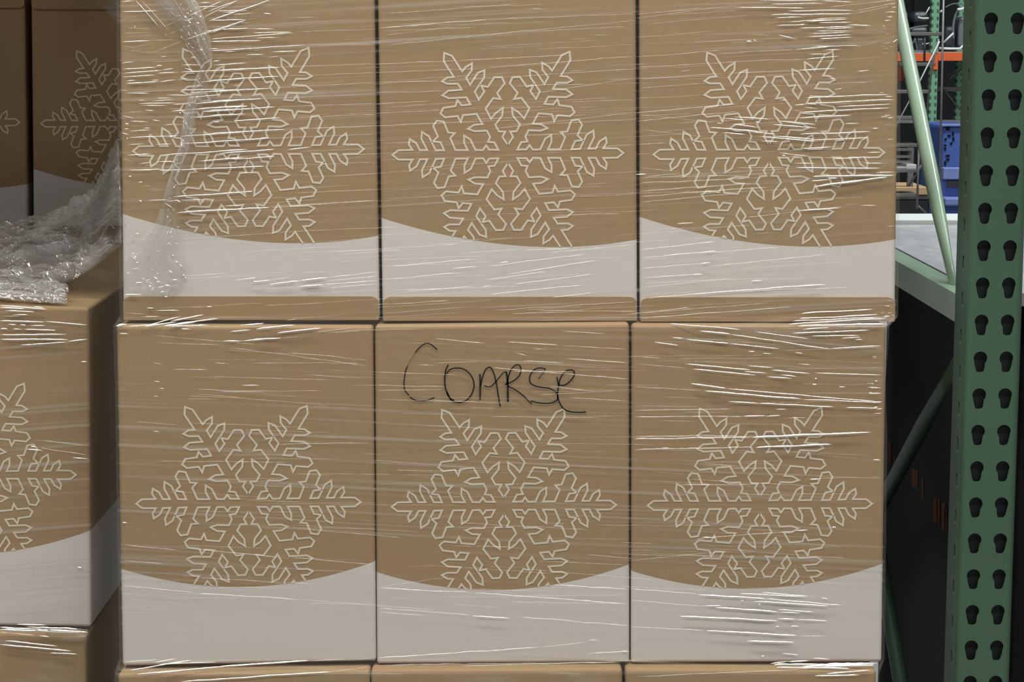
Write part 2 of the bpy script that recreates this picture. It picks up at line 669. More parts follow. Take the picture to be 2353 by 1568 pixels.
xr_l = P(206, 1000, DL).x
xl_l = xr_l - 0.345
carton_world(xl_l, xr_l, DL + 0.50, zl - 0.462, zl, 0.49,
             'box behind the left front box, only its film covered top showing', GL, flake=False)
carton_world(xl_l, xr_l, DL + 1.0, zl - 0.462, zl, 0.42,
             'box at the back of the left stack carrying the dim boxes', GL, flake=False)
carton_world(xl_l - 0.352, xl_l - 0.004, DL + 1.0, zl - 0.462, zl, 0.42,
             'box at the back of the left stack beyond the picture edge', GL, flake=False)
# dim boxes at the back of the left stack
zb = P(100, 560, DB).z
GB = 'dim snowflake boxes at the back left'
carton([(-350, -22), (57, -22), (63, 560), (-348, 560)], DB, 0.40, (-144, 281), 1,
       'dim box at the far upper left corner with one snowflake tip showing', GB, flap_px=517, top_flap_px=18, rot=0.0)
carton([(71, -22), (480, -22), (484, 560), (77, 560)], DB, 0.40, (283, 284), 1,
       'dim snowflake box behind the loose film and partly hidden by the front stack', GB, flap_px=519, top_flap_px=21, rot=0.0)

# handwriting on the middle box
_HW = [
    (2.9, [(435, 268), (470, 225), (510, 195), (545, 188), (580, 205), (625, 243)]),
    (0.9, [(435, 268), (395, 330), (365, 385)]),
    (2.7, [(365, 385), (345, 450), (335, 540), (345, 600), (382, 642)]),
    (2.9, [(385, 655), (430, 682), (490, 690), (545, 682), (600, 662)]),
    (3.6, [(722, 375), (700, 420), (690, 500), (695, 570), (715, 630), (745, 675), (775, 685)]),
    (3.2, [(700, 460), (740, 415), (800, 403), (860, 415), (910, 455), (940, 510), (945, 570), (925, 630), (890, 675),
           (845, 700), (800, 705), (760, 690), (735, 665), (710, 610)]),
    (4.0, [(997, 455), (1000, 560), (998, 680)]),
    (3.3, [(1003, 560), (1020, 480), (1045, 420), (1075, 397), (1100, 410), (1125, 470), (1145, 560), (1160, 660), (1175, 740)]),
    (2.6, [(1035, 555), (1065, 568), (1100, 558), (1150, 505), (1195, 450), (1225, 435)]),
    (4.6, [(1225, 435), (1235, 480), (1240, 540), (1241, 700)]),
    (3.1, [(1230, 550), (1245, 480), (1270, 415), (1310, 378), (1340, 380), (1355, 410), (1345, 460), (1310, 500), (1260, 530), (1215, 548)]),
    (2.9, [(1240, 560), (1300, 590), (1370, 640), (1420, 690), (1450, 715)]),
    (3.1, [(1570, 412), (1530, 402), (1485, 410), (1450, 440), (1430, 490), (1440, 535), (1480, 560), (1540, 572), (1600, 580),
           (1650, 605), (1675, 640), (1670, 680), (1630, 705), (1570, 712), (1500, 705), (1440, 690)]),
    (1.8, [(1570, 412), (1545, 450), (1505, 500)]),
    (3.3, [(1668, 480), (1678, 530), (1692, 552), (1740, 550), (1790, 510), (1820, 465), (1815, 430), (1780, 420), (1735, 440),
           (1700, 490), (1682, 560), (1675, 640), (1690, 700), (1720, 750), (1770, 780), (1850, 790), (1925, 787)]),
]
hv, hf = [], []
for wdt, pts in _HW:
    pl = smooth_line([(840 + x / 3.795, -(740 + y / 3.795)) for x, y in pts], 7)
    pl = [tuple(p) for p in pl]
    nq = len(pl) - 1
    L = strip(pl, wdt)
    for i, q in enumerate(L):
        b = len(hv)
        for p in q:
            w_ = P(p.x, -p.y, D2 - 0.0049)
            hv.append((w_.x, D2 - 0.0049, w_.z))
        hf.append((b, b + 1, b + 2, b + 3))
hw = mesh_obj('handwriting', hv, hf, M_MARKER)
hw.parent = boxB
hw.matrix_parent_inverse = Matrix.Translation(-Vector(boxB.location))
tag(hw, 'black marker handwriting reading COARSE')

# ------------------------------------------------------------------ wooden pallets under the stacks
def pallet(x0, x1, y0, y1, z1, label):
    root = thing('wooden_pallet', label, 'pallet', 'pallets under the stacks')
    z0 = 0.0
    for i in range(3):
        bm = bmesh.new()
        xx = x0 + (x1 - x0 - 0.05) * i / 2
        add_box(bm, xx, xx + 0.05, y0, y1, z0 + 0.016, z1 - 0.018, 0.002)
        bm_obj('stringer', bm, M_PALLET, root)
    for i in range(6):
        yy = y0 + (y1 - y0 - 0.10) * i / 5
        bm_obj('deck_board', add_box(bmesh.new(), x0, x1, yy, yy + 0.10, z1 - 0.018, z1, 0.002), M_PALLET, root)
    for i in range(3):
        yy = y0 + (y1 - y0 - 0.10) * i / 2
        bm_obj('base_board', add_box(bmesh.new(), x0, x1, yy, yy + 0.10, z0, z0 + 0.016, 0.002), M_PALLET, root)
    settle(root, ((x0 + x1) / 2, (y0 + y1) / 2, 0))


zp = P(1176, 2300, D3).z
pallet(-0.56, 0.54, D3 + 0.01, D3 + 0.98, zp - 0.001, 'wooden pallet under the wrapped front stack, below the picture')
zp2 = P(0, 2192, DLB).z
pallet(-1.30, -0.60, DLB + 0.02, DLB + 1.42, zp2 - 0.001, 'wooden pallet under the left stack, below the picture')

# ------------------------------------------------------------------ stretch film
def sstep(a, b, x):
    t = min(1.0, max(0.0, (x - a) / (b - a)))
    return t * t * (3 - 2 * t)


def film_sheet(name, levels, back, root, off=0.004, nz=900, mat=M_FILM, amp=0.00042, nx=60, zsplit=-9.0):
    """levels: (py, D, left px, right px) from top to bottom; the film runs round both front corners.
    fine pull lines are pleats of the sheet itself: they rise to the right above zsplit and fall below it"""
    prof = []
    for (py, D, xl, xr) in levels:
        a, b = P(xl, py, D), P(xr, py, D)
        prof.append((a.z, D - off, a.x - off, b.x + off, 1.0 if py < 1600 else 0.12))
    rows = []
    tot = sum(abs(prof[i][0] - prof[i + 1][0]) * prof[i + 1][4] for i in range(len(prof) - 1))
    for i in range(len(prof) - 1):
        n = max(1, int(nz * abs(prof[i][0] - prof[i + 1][0]) * prof[i + 1][4] / tot))
        for k in range(n):
            t = k / n
            rows.append([prof[i][j] * (1 - t) + prof[i + 1][j] * t for j in range(4)])
    rows.append(list(prof[-1][:4]))
    verts, faces, dens = [], [], []
    r = 0.006

    def pleat(x, z):
        k = sstep(zsplit - 0.03, zsplit + 0.03, z)
        sl = -0.055 * k + 0.045 * (1 - k) + 0.03 * noise.noise(Vector((x * 1.3, 4.0, z * 2.5)))
        zz = z + sl * x
        h = 0.0
        a = 1.0
        f = 1.0
        for o in range(3):
            h += a * noise.noise(Vector((x * 1.2 * f, 3.0 * o, zz * 150 * f)))
            a *= 0.62
            f *= 2.0
        pt = 0.25 + 0.75 * sstep(-0.25, 0.3, noise.noise(Vector((x * 3.2, 1.7, z * 5.5))))
        return h, 0.04 + 0.27 * pt * sstep(0.05, 0.8, h)
    for (z, y, xl, xr) in rows:
        line = [(xl, y + back, 0.05), (xl, y + back * 0.5, 0.05), (xl, y + r, 0.06), (xl + r * 0.3, y + r * 0.3, 0.09)]
        for k in range(nx + 1):
            x = xl + r + (xr - xl - 2 * r) * k / nx
            h, d = pleat(x, z)
            line.append((x, y - amp * h, d))
        line += [(xr - r * 0.3, y + r * 0.3, 0.09), (xr, y + r, 0.06), (xr, y + back * 0.5, 0.05), (xr, y + back, 0.05)]
        verts += [(x, yy, z) for x, yy, _ in line]
        dens += [d for _, _, d in line]
    m = nx + 1 + 8
    for i in range(len(rows) - 1):
        for k in range(m - 1):
            faces.append((i * m + k, (i + 1) * m + k, (i + 1) * m + k + 1, i * m + k + 1))
    o = mesh_obj(name, verts, faces, mat, root, smooth=True)
    at = o.data.attributes.new('dense', 'FLOAT', 'POINT')
    at.data.foreach_set('value', dens)
    return o


wrap = thing('stretch_wrap', 'clear stretch film wound around the front stack of snowflake boxes', 'plastic film')
film_sheet('film_sheet', [(-84, D1, 272, 2067), (728, D1, 281, 2058), (750, D2, 266, 2038), (800, D2, 267, 2035),
                          (880, D2, 270, 2029), (1000, D2, 272, 2033), (1515, D2, 280, 2027), (1547, D3, 269, 2015),
                          (1600, D3, 270, 2014), (2290, D3, 281, 2009)], 0.38, wrap, nz=1050, zsplit=P(1176, 760, D2).z)
wrapl = thing('stretch_wrap', 'clear stretch film pulled around the left stack at the picture edge', 'plastic film')
film_sheet('film_sheet', [(712, DL, -352, 206), (1438, DL, -349, 210), (1462, DLB, -352, 200), (2185, DLB, -349, 202)],
           0.45, wrapl, nz=500, nx=24)

# pull lines and folds standing proud of the film, traced from enlargements: (x0, y0, x1, y1, width, density)
RIDGES = []


def trace(ox, oy, s, text, wmul=1.0):
    for item in text.split(';'):
        v = [float(t) for t in item.split()]
        if len(v) < 4:
            continue
        w = v[4] if len(v) > 4 else 2.4
        d = v[5] if len(v) > 5 else 0.8
        RIDGES.append((ox + v[0] / s, oy + v[1] / s, ox + v[2] / s, oy + v[3] / s, w * wmul, d))


trace(270, 0, 6.273, '''50 25 250 10;255 0 605 400 3.2 .95;340 0 755 455 2;60 170 600 155;60 285 300 220 1.6 .4;50 605 470 585 3 .95;470 585 860 575 2 .5;
60 910 245 890 2.8 .95;75 1000 560 970 2.8;560 950 640 945;75 1060 640 1015 2.6;640 1010 810 990;70 1115 550 1080 2.8 .95;550 1060 890 1040;
130 1170 265 1155;490 1160 600 1155;130 1205 600 1180 4 1;600 1185 840 1150 3 .95;50 1290 180 1325 1.6 .5;180 1325 880 1300 1.8 .5;110 1340 470 1345 2.2;
550 1415 780 1412 2;300 1445 400 1450 2;295 1495 850 1485 2.2;330 1520 720 1525 2;490 770 960 580 2.4 .6;960 580 1860 290 3 .95;600 415 1000 240 2 .5;
1000 240 1540 0 2.8 .9;690 515 1200 300 2 .5;1200 270 1750 0 2.8 .95;440 130 800 0 1.8 .45;1180 40 1360 38;1050 105 1450 92;1440 158 1880 155;
1360 295 1850 280;1220 445 1400 445;1510 430 1700 405 3;1300 600 1880 590 2.6;1310 705 1480 700;1340 735 1880 705 2.4;1370 885 1490 875;
1370 940 1880 905 2.2;920 1040 1880 1000 3 .95;1210 1180 1880 1130 3 .95;900 1300 1550 1290 2.8;1050 1340 1880 1295 2.8;1000 1410 1500 1365 2.6;
1080 1500 1880 1435 3.2 .95;780 1510 980 1495 2.4;1150 1568 1880 1535 3.2 .95;910 520 950 575 3;905 415 965 480 3;1015 455 1060 520 3.4;750 150 860 260 3;
980 630 1040 725 3;1060 830 1140 830 3;1140 840 1225 960 2.6;950 940 1100 935 3;970 980 1100 1030 3;1160 1070 1175 1120 4;690 495 715 520 3;240 375 260 400 3;
100 400 500 420 1.6 .35;70 480 480 470 1.6 .4;100 530 640 500 1.6 .35;80 670 270 690 1.8 .5;200 690 520 620 1.6 .4;450 900 950 870 1.8 .5;80 720 560 760 1.6 .3;100 760 420 700 1.5 .3''')
trace(480, 0, 3.92, '''0 190 560 0 3.6 1;0 100 270 0 2.8;0 300 330 185 3 .95;330 180 450 160 2 .4;80 100 350 98;490 120 560 125;690 160 1000 155 2 .35;0 185 280 178;
100 265 380 255 2.6;0 355 770 295 2.2 .7;0 375 480 365;400 295 740 290 2.4 .8;770 290 1510 260 2.2 .35;560 470 800 460 2.6 .95;330 495 490 490;0 460 880 405 2 .7;880 405 1510 400 2 .3;
0 640 640 605 3 .95;640 605 1510 575 2 .4;0 725 640 688 3 .95;640 690 1510 655 2 .35;0 825 560 795 3 .95;560 795 1510 745 2 .35;0 915 490 890 3 .95;490 890 1510 845 2 .35;
0 1000 600 965 3 .95;600 965 1510 930 2 .35;0 1040 250 1030 2.4;230 1090 650 1062 3 .95;650 1065 1510 1030 2 .35;0 1205 700 1165 3 .95;700 1165 1510 1135 2 .4;
0 1280 560 1245 3 .95;560 1245 1510 1210 2 .3;0 1370 300 1355 2.4;90 1385 600 1345 3 .95;700 1350 920 1325 2.6 .9;0 1445 600 1410 2.4;0 1520 500 1500 2.6 .95;
0 60 200 50 2 .5;100 130 420 118 2 .5;60 210 400 205 2 .4;300 330 700 310 2 .35;0 240 300 238 2 .5''')
trace(560, 240, 6.03, '''0 870 290 858 3 .95;290 858 1850 800 2 .3;0 1215 130 1205 2.4;0 1445 360 1432 4.4 1;360 1432 1860 1330 3.5 .35;1150 600 1850 540 2 .25;1250 700 1850 690 2 .25;
700 1230 1850 1180 3 .22;900 1010 1850 960 2.5 .2''')
trace(270, 240, 6.273, '''780 100 1000 80 2.6 .9;1000 75 1880 20 3 .95;1220 108 1880 68 3 .95;1040 190 1850 138 2.6 .9;1670 238 1880 228 2.6;1390 258 1470 250 3;150 480 900 450 2 .8;
900 462 1880 395 2.6 .95;140 585 380 568 2;540 580 780 572 2.4;900 575 1880 508 2.6 .95;130 735 480 715 2.4 .8;660 730 1880 650 3 .95;1460 710 1880 680 2.4;
560 828 840 822 2.4 .9;1140 825 1850 762 2.6 .95;130 945 520 948 2;600 955 1880 905 3 .95;800 1335 1880 1262 3.6 .95;430 1385 720 1375 2.4 .7;310 1395 350 1398 4;
850 1565 1880 1500 4.6 1;60 160 250 205 2;110 120 420 100 1.8 .6;400 85 540 95 2.4;180 240 430 252 2;110 283 160 285 3;360 340 480 342 2;100 355 160 352 2;
500 225 620 238 2;890 115 915 135 5;130 485 150 500 3;60 410 170 440 1.8;60 780 230 825 1.6 .4;160 1045 200 1035 3;350 1170 520 1185 1.8 .5;400 1225 640 1215 1.8 .4;
850 1380 910 1415 3;740 1350 765 1360 4;680 1420 800 1500 3;160 920 240 860 1.5 .3;60 1460 300 1200 1.6 .25;150 1440 520 1160 1.6 .22;80 1350 300 1160 1.5 .2''')
trace(270, 480, 5.6, '''200 625 265 690 4 1;230 695 265 690 3;185 780 270 765 3.4;85 165 115 235 2.6;165 350 225 415 3.4;240 315 270 328 3;385 650 415 600 4;
660 790 740 865 4.6 1;470 880 520 915 4 1;480 960 550 935 3.6;215 955 320 950 3.4;330 940 420 910 3.6;400 990 440 1005 4.6;510 1020 600 1000 3.8;
600 985 680 995 5 1;540 1085 600 1065 3.6;600 1140 650 1130 4;650 1120 690 1030 4;690 1030 740 985 4;690 925 770 915 4.6;700 600 725 610 5;
780 700 885 800 4.6 1;740 640 800 720 3.6;835 850 870 860 3.4;835 925 890 880 3.8;740 440 770 520 3.4 .7;620 420 740 500 3 .6;680 360 700 365 4;
80 1110 310 1105 4.6 1;370 1280 470 1280 2.6;490 1310 800 1310 2.4;1150 1262 1215 1260 2.6;310 1390 550 1390 2.2 .7;360 1515 820 1380 3.4 .95;
680 1450 1110 1365 4.2 1;600 1510 1300 1410 4.8 1;0 1495 110 1495 7 1;110 1340 400 1360 1.8 .5;900 1270 1150 1265 1.8 .4;500 400 560 280 3 .5;300 780 520 320 3 .35;
350 540 480 390 2.5 .3;150 760 160 400 4 .25;610 800 615 560 4 .25;1490 925 1790 890 3 .6;1740 945 1790 935 4 1;850 870 1400 830 2.5 .35;160 240 320 160 4 .4''')
trace(570, 540, 6.534, '''320 745 780 690 4.4 1;780 690 1190 645 5.5 1;770 780 1130 750 5 1;75 712 345 680 3.6 .95;350 675 640 640 3 .6;0 660 130 645 3 .8;
1190 645 1960 555 4 .35;1130 750 1960 690 4 .4;1150 700 1960 620 4 .3;1200 800 1960 740 4 .25;0 1355 240 1330 4.6 1;120 1415 700 1355 4.6 1;440 1475 1100 1400 4 1;
80 1568 480 1555 4 1;980 1460 1560 1400 2.4 .4;1200 1480 1700 1440 2.4 .35;560 1290 780 1255 2.6 .5''')
trace(1460, 0, 3.795, '''1080 0 1600 5 2.4;1180 35 1640 30 2.4;880 65 1480 72 2.4 .8;1330 95 1900 90 2.8 .95;1180 130 1900 120 3.4 1;1220 155 1470 148 2.4;
1340 190 1700 170 2.4;1490 190 1850 165 2.6;1220 222 1510 215 2.6;1420 245 1700 240 2.2;1850 215 2060 225 3.2 1;1500 245 1900 230 2.4;1560 270 1900 270 2.4 .7;
1520 295 1870 280 2.4;1500 320 1880 305 2.8 .95;1600 340 1900 325 2.8 .95;1900 100 2290 20 2 .5;1700 60 2280 0 2 .5;1900 120 2200 60 2 .5;970 360 1020 365 4.5 1;
1240 303 1410 345 3 .95;1030 350 1060 358 3;2170 180 2230 178 3;2240 65 2280 65 3;2180 105 2280 105 2.4;1420 430 1700 408 2.8 .95;700 470 1420 430 2.4 .4;
1530 405 1830 400 2.2;1640 435 1800 430 2.2;1490 515 1780 490 2.8 .95;800 540 1490 515 2.4 .4;1420 615 1740 598 3 .95;820 640 1420 615 2.4 .4;1490 853 2220 822 2.8 .95;
1380 918 1500 908 2.4;1500 905 2260 868 3.2 1;1250 875 1330 872 2.8;1750 932 2230 910 2.4;1450 978 2230 940 2.8 .95;1430 1030 1885 1003 2.8 .95;2240 375 2290 340 2.6;
1600 200 1900 195 2.6;1650 255 1900 240 2;1560 165 1860 155 2;1000 300 1190 310 2 .5;820 375 1130 360 2 .4;1620 5 1900 20 2.4;
0 125 600 70 2.6 .35;0 160 900 40 2.6 .35;100 210 1000 130 2.4 .25;0 330 700 270 2.4 .25;0 500 760 440 2.8 .35;0 590 900 540 2.6 .35;30 690 760 640 2.4 .4;30 770 700 720 2.4 .3;
0 860 600 830 2 .3;0 985 900 905 2.8 .5;0 1060 900 970 2.4 .4;30 1000 700 1070 2 .3;30 1130 600 1190 2 .3;0 1260 300 1245 2.2 .4;0 1345 160 1340 2.2 .4;100 1170 500 1120 2 .25;
300 130 900 90 2.4 .25;380 625 500 608 2.4 .5;420 285 300 290 2 .4;1900 420 2290 310 1.6 .3;1980 240 2270 310 1.6 .35''')
trace(1460, 240, 3.857, '''770 122 985 142 2.6;880 110 1195 130 3 .95;1260 145 1600 180 3.4 1;1065 155 1110 160 3;1220 180 1610 210 3.4 1;725 165 770 170;860 175 1110 208 2.6;
650 205 910 222 3 .95;740 210 1130 245 3.4 1;960 235 1250 265 2.8;775 250 980 268 3.2 1;1100 285 1610 330 3.4 1;1230 280 1600 310 3.4 1;1120 325 1280 330 3.2 1;
1540 320 2080 295 3 1;1460 265 2090 242 3 .95;1860 172 1985 167 2.6;2100 213 2160 213 2.6;1490 392 1740 380 3 .95;1270 428 1560 465 2.2 .7;1300 450 1340 460 2.4;
2050 427 2200 425 2.8;1750 483 2070 468 3.2 1;2030 522 2215 522 2.6;1420 560 2170 568 3 .95;880 560 1330 560 2.2 .6;1570 640 2310 630 4.6 1;1560 680 1750 665 3 .95;
1700 655 1800 655 4.5 1;1580 730 2240 645 4.4 1;1650 715 2150 655 3.4 .95;1430 945 1820 918 3.2 .95;970 1005 1430 950 2.4 .4;360 1058 520 1050 2.4 .8;0 622 100 618 3 .9;
100 640 400 610 2 .5;30 560 400 600 2 .4;560 797 700 780 2.6 .6;1350 40 1520 70 2.2 .6;1500 25 1620 40 2;2130 605 2300 600 2.6;1340 470 1560 440 2 .4;
40 770 1100 700 5 .28;40 820 1200 730 5 .25;40 700 1000 660 6 .22;40 870 900 790 5 .2;40 650 800 630 4 .2;2220 1085 2310 1075 2 .4;1850 890 1990 880 2 .3''')
trace(1440, 960, 3.857, '''1110 178 2160 132 5.4 1;1140 265 1820 240 5 1;60 195 1110 178 8 .32;60 170 1000 160 5 .22;60 290 1140 265 7 .25;1620 550 1720 545 3 .9;2185 376 2255 376 3 .95;
670 1062 790 1066 2.6 .8;600 1080 1500 1005 2.4 .45;1500 1003 1610 998 3.2 .95;1820 975 1860 972 2.6;450 600 1200 590 2 .35;300 268 390 270 3 .6;500 595 760 600 2 .4''')
trace(1440, 680, 3.676, '''1470 150 2080 115 4 1;1460 195 2120 160 4 1;1370 240 2200 190 4.6 1;1400 215 2150 180 2.8;1450 255 2200 240 6 1;610 297 880 325 4 1;880 325 1730 455 2.8 .85;
390 355 480 362 3.4 1;500 370 870 405 3.4 1;870 405 1290 447 2.4 .8;235 393 440 420 3.6 1;360 235 960 285 2.8 .9;1080 305 1550 365 2.2 .8;1730 445 2150 425 2.8 .9;
1400 318 2050 290 3 .95;1480 285 1710 268 3.4 1;1810 360 1980 352 2.8;1550 340 1970 335 2;500 575 750 600 3 1;640 590 1050 628 3.2 1;560 620 1090 672 3.2 1;1020 592 1240 608 2.6;
1220 628 1550 660 3.2 1;1590 655 2150 670 2.4;990 640 1190 655 2.8;1300 668 1440 682 3;1180 685 1400 700 3;540 742 850 785 4.4 1;850 785 2150 900 2.6 .8;660 805 1480 875 4.6 1;
1480 875 2160 905 2.4 .8;860 895 1120 910 3.4 1;1120 910 1750 940 3 .95;1850 945 2140 952 2.6;990 1020 1180 1015 4 1;1180 1018 1300 1012 2.8;60 1025 990 1022 4 .35;1790 770 1850 772 2.8;
2060 780 2150 778 2.6;2040 828 2150 825 2.4;2070 905 2160 895 3.4;1030 470 1080 473 2.8;1150 487 1235 492 2.8;1420 480 1500 490 3;1930 372 2000 370 3;2040 430 2100 428 3;
60 575 500 610 2 .35;60 770 650 805 2 .35;100 515 300 530 2 .4;0 160 550 95 2.6 .4;110 150 1200 60 2.6 .25;110 190 1400 95 2.6 .45;1260 960 1350 960 2.4;1570 750 1610 752 3;1590 700 1610 700 3;
1450 575 1560 585 2.4;60 970 900 960 5 .2;1340 1033 1530 1028 2 .5''')
trace(1430, 1250, 3.62, '''630 425 1200 460 4.2 1;1200 460 1830 512 2.6 .8;980 415 1540 443 2.6;1160 407 1540 440 2.4;1090 480 1720 520 3.4 .95;770 532 1300 570 4.6 1;1300 570 1490 580 2.8;
1290 548 1610 572 2.6;480 608 1290 643 4.6 1;1290 625 1450 632 4 1;1450 632 1720 645 2.6;700 725 1460 768 4.8 1;1040 810 1440 826 4.8 1;1330 912 1480 930 3.4 .95;1160 938 1185 940 5 1;
1580 952 1730 965 3 .9;1380 985 1560 975 5 1;1230 1000 1390 980 4 1;60 375 630 420 3 .4;60 470 770 530 2.4 .35;60 690 700 725 2.4 .5;1600 1100 1980 1095 3.4 1;1700 1085 2070 1055 3.4 1;
670 515 840 518 2.6;1660 455 1720 460 3;1400 685 1480 690 3;1280 690 1310 692 2.6;990 475 1010 478 3;1135 505 1150 508 4;1460 768 1720 770 2 .4;
1260 1010 2000 1005 6 1;1500 1025 2110 1015 7 1;1280 1030 1900 1040 5 .95;1700 1000 2120 1000 5 1;0 895 50 900 3 .8;100 1110 1600 1040 3 .35;60 140 900 60 2 .25''')
trace(260, 1140, 3.663, '''140 1470 660 1385 3.2 .95;190 1505 1200 1415 3.4 1;350 1405 530 1370 2.6;400 1420 870 1400 2.6;900 1440 1650 1385 4.4 1;570 1568 1850 1480 3.6 .95;80 225 115 228 4 1;
100 415 560 460 2.4 .4;90 545 440 575 2.4 .4;70 755 700 820 4 .3;700 820 1550 875 5 .3;600 440 1400 520 3 .3;300 1500 900 1440 3 .8;1500 520 2190 580 3 .25;1650 1390 2200 1370 3 .4;
80 1400 400 1380 3 .6;1850 1480 2160 1440 2.4 .4''')
trace(260, 740, 3.734, '''130 40 400 20 3;280 40 550 0 3.4 .95;440 38 720 0 4.6 1;470 40 820 30 3.4;580 60 660 62 2.6;1090 28 1290 15 3.4 .95;1230 60 1540 30 3.6 1;1000 85 1180 70 3.2;
1420 95 1780 55 3.4 1;50 100 130 103 2.6;950 165 1110 165 4 1;1110 165 1440 140 4.6 1;1440 140 1600 125 2 .4;500 408 820 410 2 .55;1110 545 1260 545 2.2 .7;850 350 1000 360 2 .45;
360 180 950 200 2 .3;1000 220 2190 380 2 .3;1500 260 2190 330 2 .3;700 580 1300 600 2 .35;800 470 1900 500 2 .25;900 600 1800 590 2 .3;350 510 400 515 2.2 .6;400 570 440 575 2.2 .6;
350 640 390 642 2.2 .5;340 350 440 370 2.2 .5;600 660 900 665 2 .3;340 940 400 945 2.4 .5;1400 1050 2200 1040 4 .2;20 40 120 20 6 1''')
trace(860, 0, 3.795, '''50 125 1300 30 2 .45;30 245 1000 170 3.4 .6;1000 170 2280 120 3 .3;60 270 900 240 2 .3;60 400 1400 260 2.6 .4;1000 300 2280 180 2.4 .35;0 560 720 530 2 .5;720 530 1700 480 3 .4;
0 635 900 600 2 .4;1000 590 2280 490 3 .35;0 720 560 710 2 .5;560 710 2280 600 2 .4;0 810 800 790 2 .4;1200 750 1850 735 2 .5;0 905 500 880 2 .4;1300 830 2280 680 2 .35;1700 890 2280 870 2 .35;
0 990 600 960 2 .4;1000 950 1500 930 2 .35;0 1100 900 1060 2 .4;900 1040 1900 1000 2 .3;1000 1130 2280 980 2.4 .3;1300 1180 1900 1160 2.4 .4;1500 1320 2280 1260 2.4 .35;60 310 700 230 2 .25;
1350 75 1500 80 2.6 .5;700 60 1500 40 2 .3;60 180 800 165 2 .25;1400 430 2280 390 2 .35;1300 280 2200 230 2.6 .3;60 1250 400 1240 2 .3;1700 620 1850 615 2.6 .5''')
trace(840, 740, 3.795, '''600 145 1040 188 2.4 .55;1230 175 1700 205 2.6 .6;1700 205 2280 240 2 .4;1450 240 1580 238 2.4 .5;450 375 630 380 2.4 .45;600 360 1000 345 2 .35;1100 400 2300 500 3 .4;1280 430 1800 440 2.6 .45;
1750 320 2300 360 2.6 .5;1700 80 2100 105 2.4 .45;1300 180 1600 200 2.4 .4;1600 560 2000 610 2.6 .4;100 555 700 565 2.4 .35;100 600 680 590 2.4 .3;1770 660 2280 690 2.6 .35;100 440 800 460 2 .25;
120 680 1000 700 2 .25;1500 640 2200 600 2 .25;1380 340 1720 360 5 .3;1300 270 1420 300 4 .35''')
trace(840, 520, 3.565, '''650 155 780 140 2.4 .5;200 330 900 270 3 .4;700 350 930 330 5 .5;200 435 800 380 4 .35;1000 330 1800 230 3 .4;1100 300 1170 292 3 .8;1150 400 1900 280 3 .45;1200 480 1880 390 3 .4;
1000 560 1800 480 3 .45;940 500 1040 485 2.6 .6;300 540 900 490 3 .35;1500 590 1870 545 2.4 .5;1050 690 2200 620 2.4 .35;1200 720 1700 700 2.4 .4;1400 690 2220 700 2 .35;550 620 680 610 2.4 .4;
1300 200 1700 180 3 .35;1500 220 2200 150 3 .3;1000 440 1500 370 4 .3''')
trace(1440, 520, 3.676, '''110 200 750 130 3 .4;620 150 750 130 3.4 .6;120 270 760 210 3 .35;650 222 760 210 4 .7;120 360 700 310 3 .35;620 318 710 308 4.4 .75;120 440 640 405 3 .35;560 412 640 405 4.4 .75;
1050 465 1150 460 3 .7;540 575 1680 492 3 .7;1200 525 1680 492 3.4 .85;120 615 600 570 3 .4;700 560 1900 515 3 .35;120 520 900 440 3 .25;300 250 1300 180 5 .22;700 340 1700 240 5 .2''')
trace(850, 1300, 3.795, '''60 810 1500 715 3.6 .6;1500 715 1900 670 3 .3;890 440 1220 463 2.8 .95;80 375 890 435 3.4 .3;1900 655 2000 652 3.4 .6;1900 770 2270 750 3 .6;1600 170 2260 210 4 .4;60 200 900 240 5 .25;
900 240 2260 340 6 .25;80 410 500 440 4 .25;1300 450 2270 530 4 .3;60 190 700 100 2 .2;800 880 2200 840 3 .4;100 870 2190 850 5 .35''')
LEFT_RIDGES = []
_n0 = len(RIDGES)
trace(0, 500, 5.227, '''0 1245 530 1255 4.4 1;530 1250 1050 1295 2.6 .8;0 1410 290 1415 3.4 1;170 1408 790 1405 3.4 1;0 1465 820 1468 4 1;230 1535 800 1500 3.2 .9;800 1495 1050 1465 4 .95;150 1340 260 1345 3;
290 1345 670 1357 3.4 1;0 1340 90 1340 3.4;350 1298 550 1302 3;60 1120 410 1135 3.4 .95;0 1060 560 1105 4.4 1;140 1168 340 1168 2.6;90 1285 200 1290 2.4;0 1190 260 1185 3 .4;240 1290 310 1295 2.6;
0 1085 300 1100 5 .95;400 1070 520 1085 3.4''')
trace(0, 1140, 3.665, '''0 1110 740 1150 5 1;140 1085 400 1090 4 .95;220 1105 740 1130 5.5 1;330 1180 420 1190 3;40 1222 480 1268 3.6 1;0 1255 600 1308 3.8 1;420 1325 660 1335 3;650 605 690 608 4 1;
0 1130 700 1155 6 .9;0 1150 300 1180 4 .6;100 1120 500 1140 4 .9''')
trace(0, 740, 3.825, '''230 1120 380 1132 4 1;340 1105 780 1175 2 .45;630 1195 780 1205 2.6 .7;710 352 765 350 3;270 1095 310 1100 3;400 1050 780 1090 2 .3;300 1040 700 1070 2 .25''')
LEFT_RIDGES = RIDGES[_n0:]
RIDGES = RIDGES[:_n0]


def depth_at(py, left):
    if left:
        return DL if py < 1448 else DLB
    lv = ((-200, D1), (728, D1), (750, D2), (1515, D2), (1547, D3), (3000, D3))
    for (a, da), (b, db) in zip(lv, lv[1:]):
        if py <= b:
            return da + (db - da) * max(0, py - a) / (b - a)
    return D3


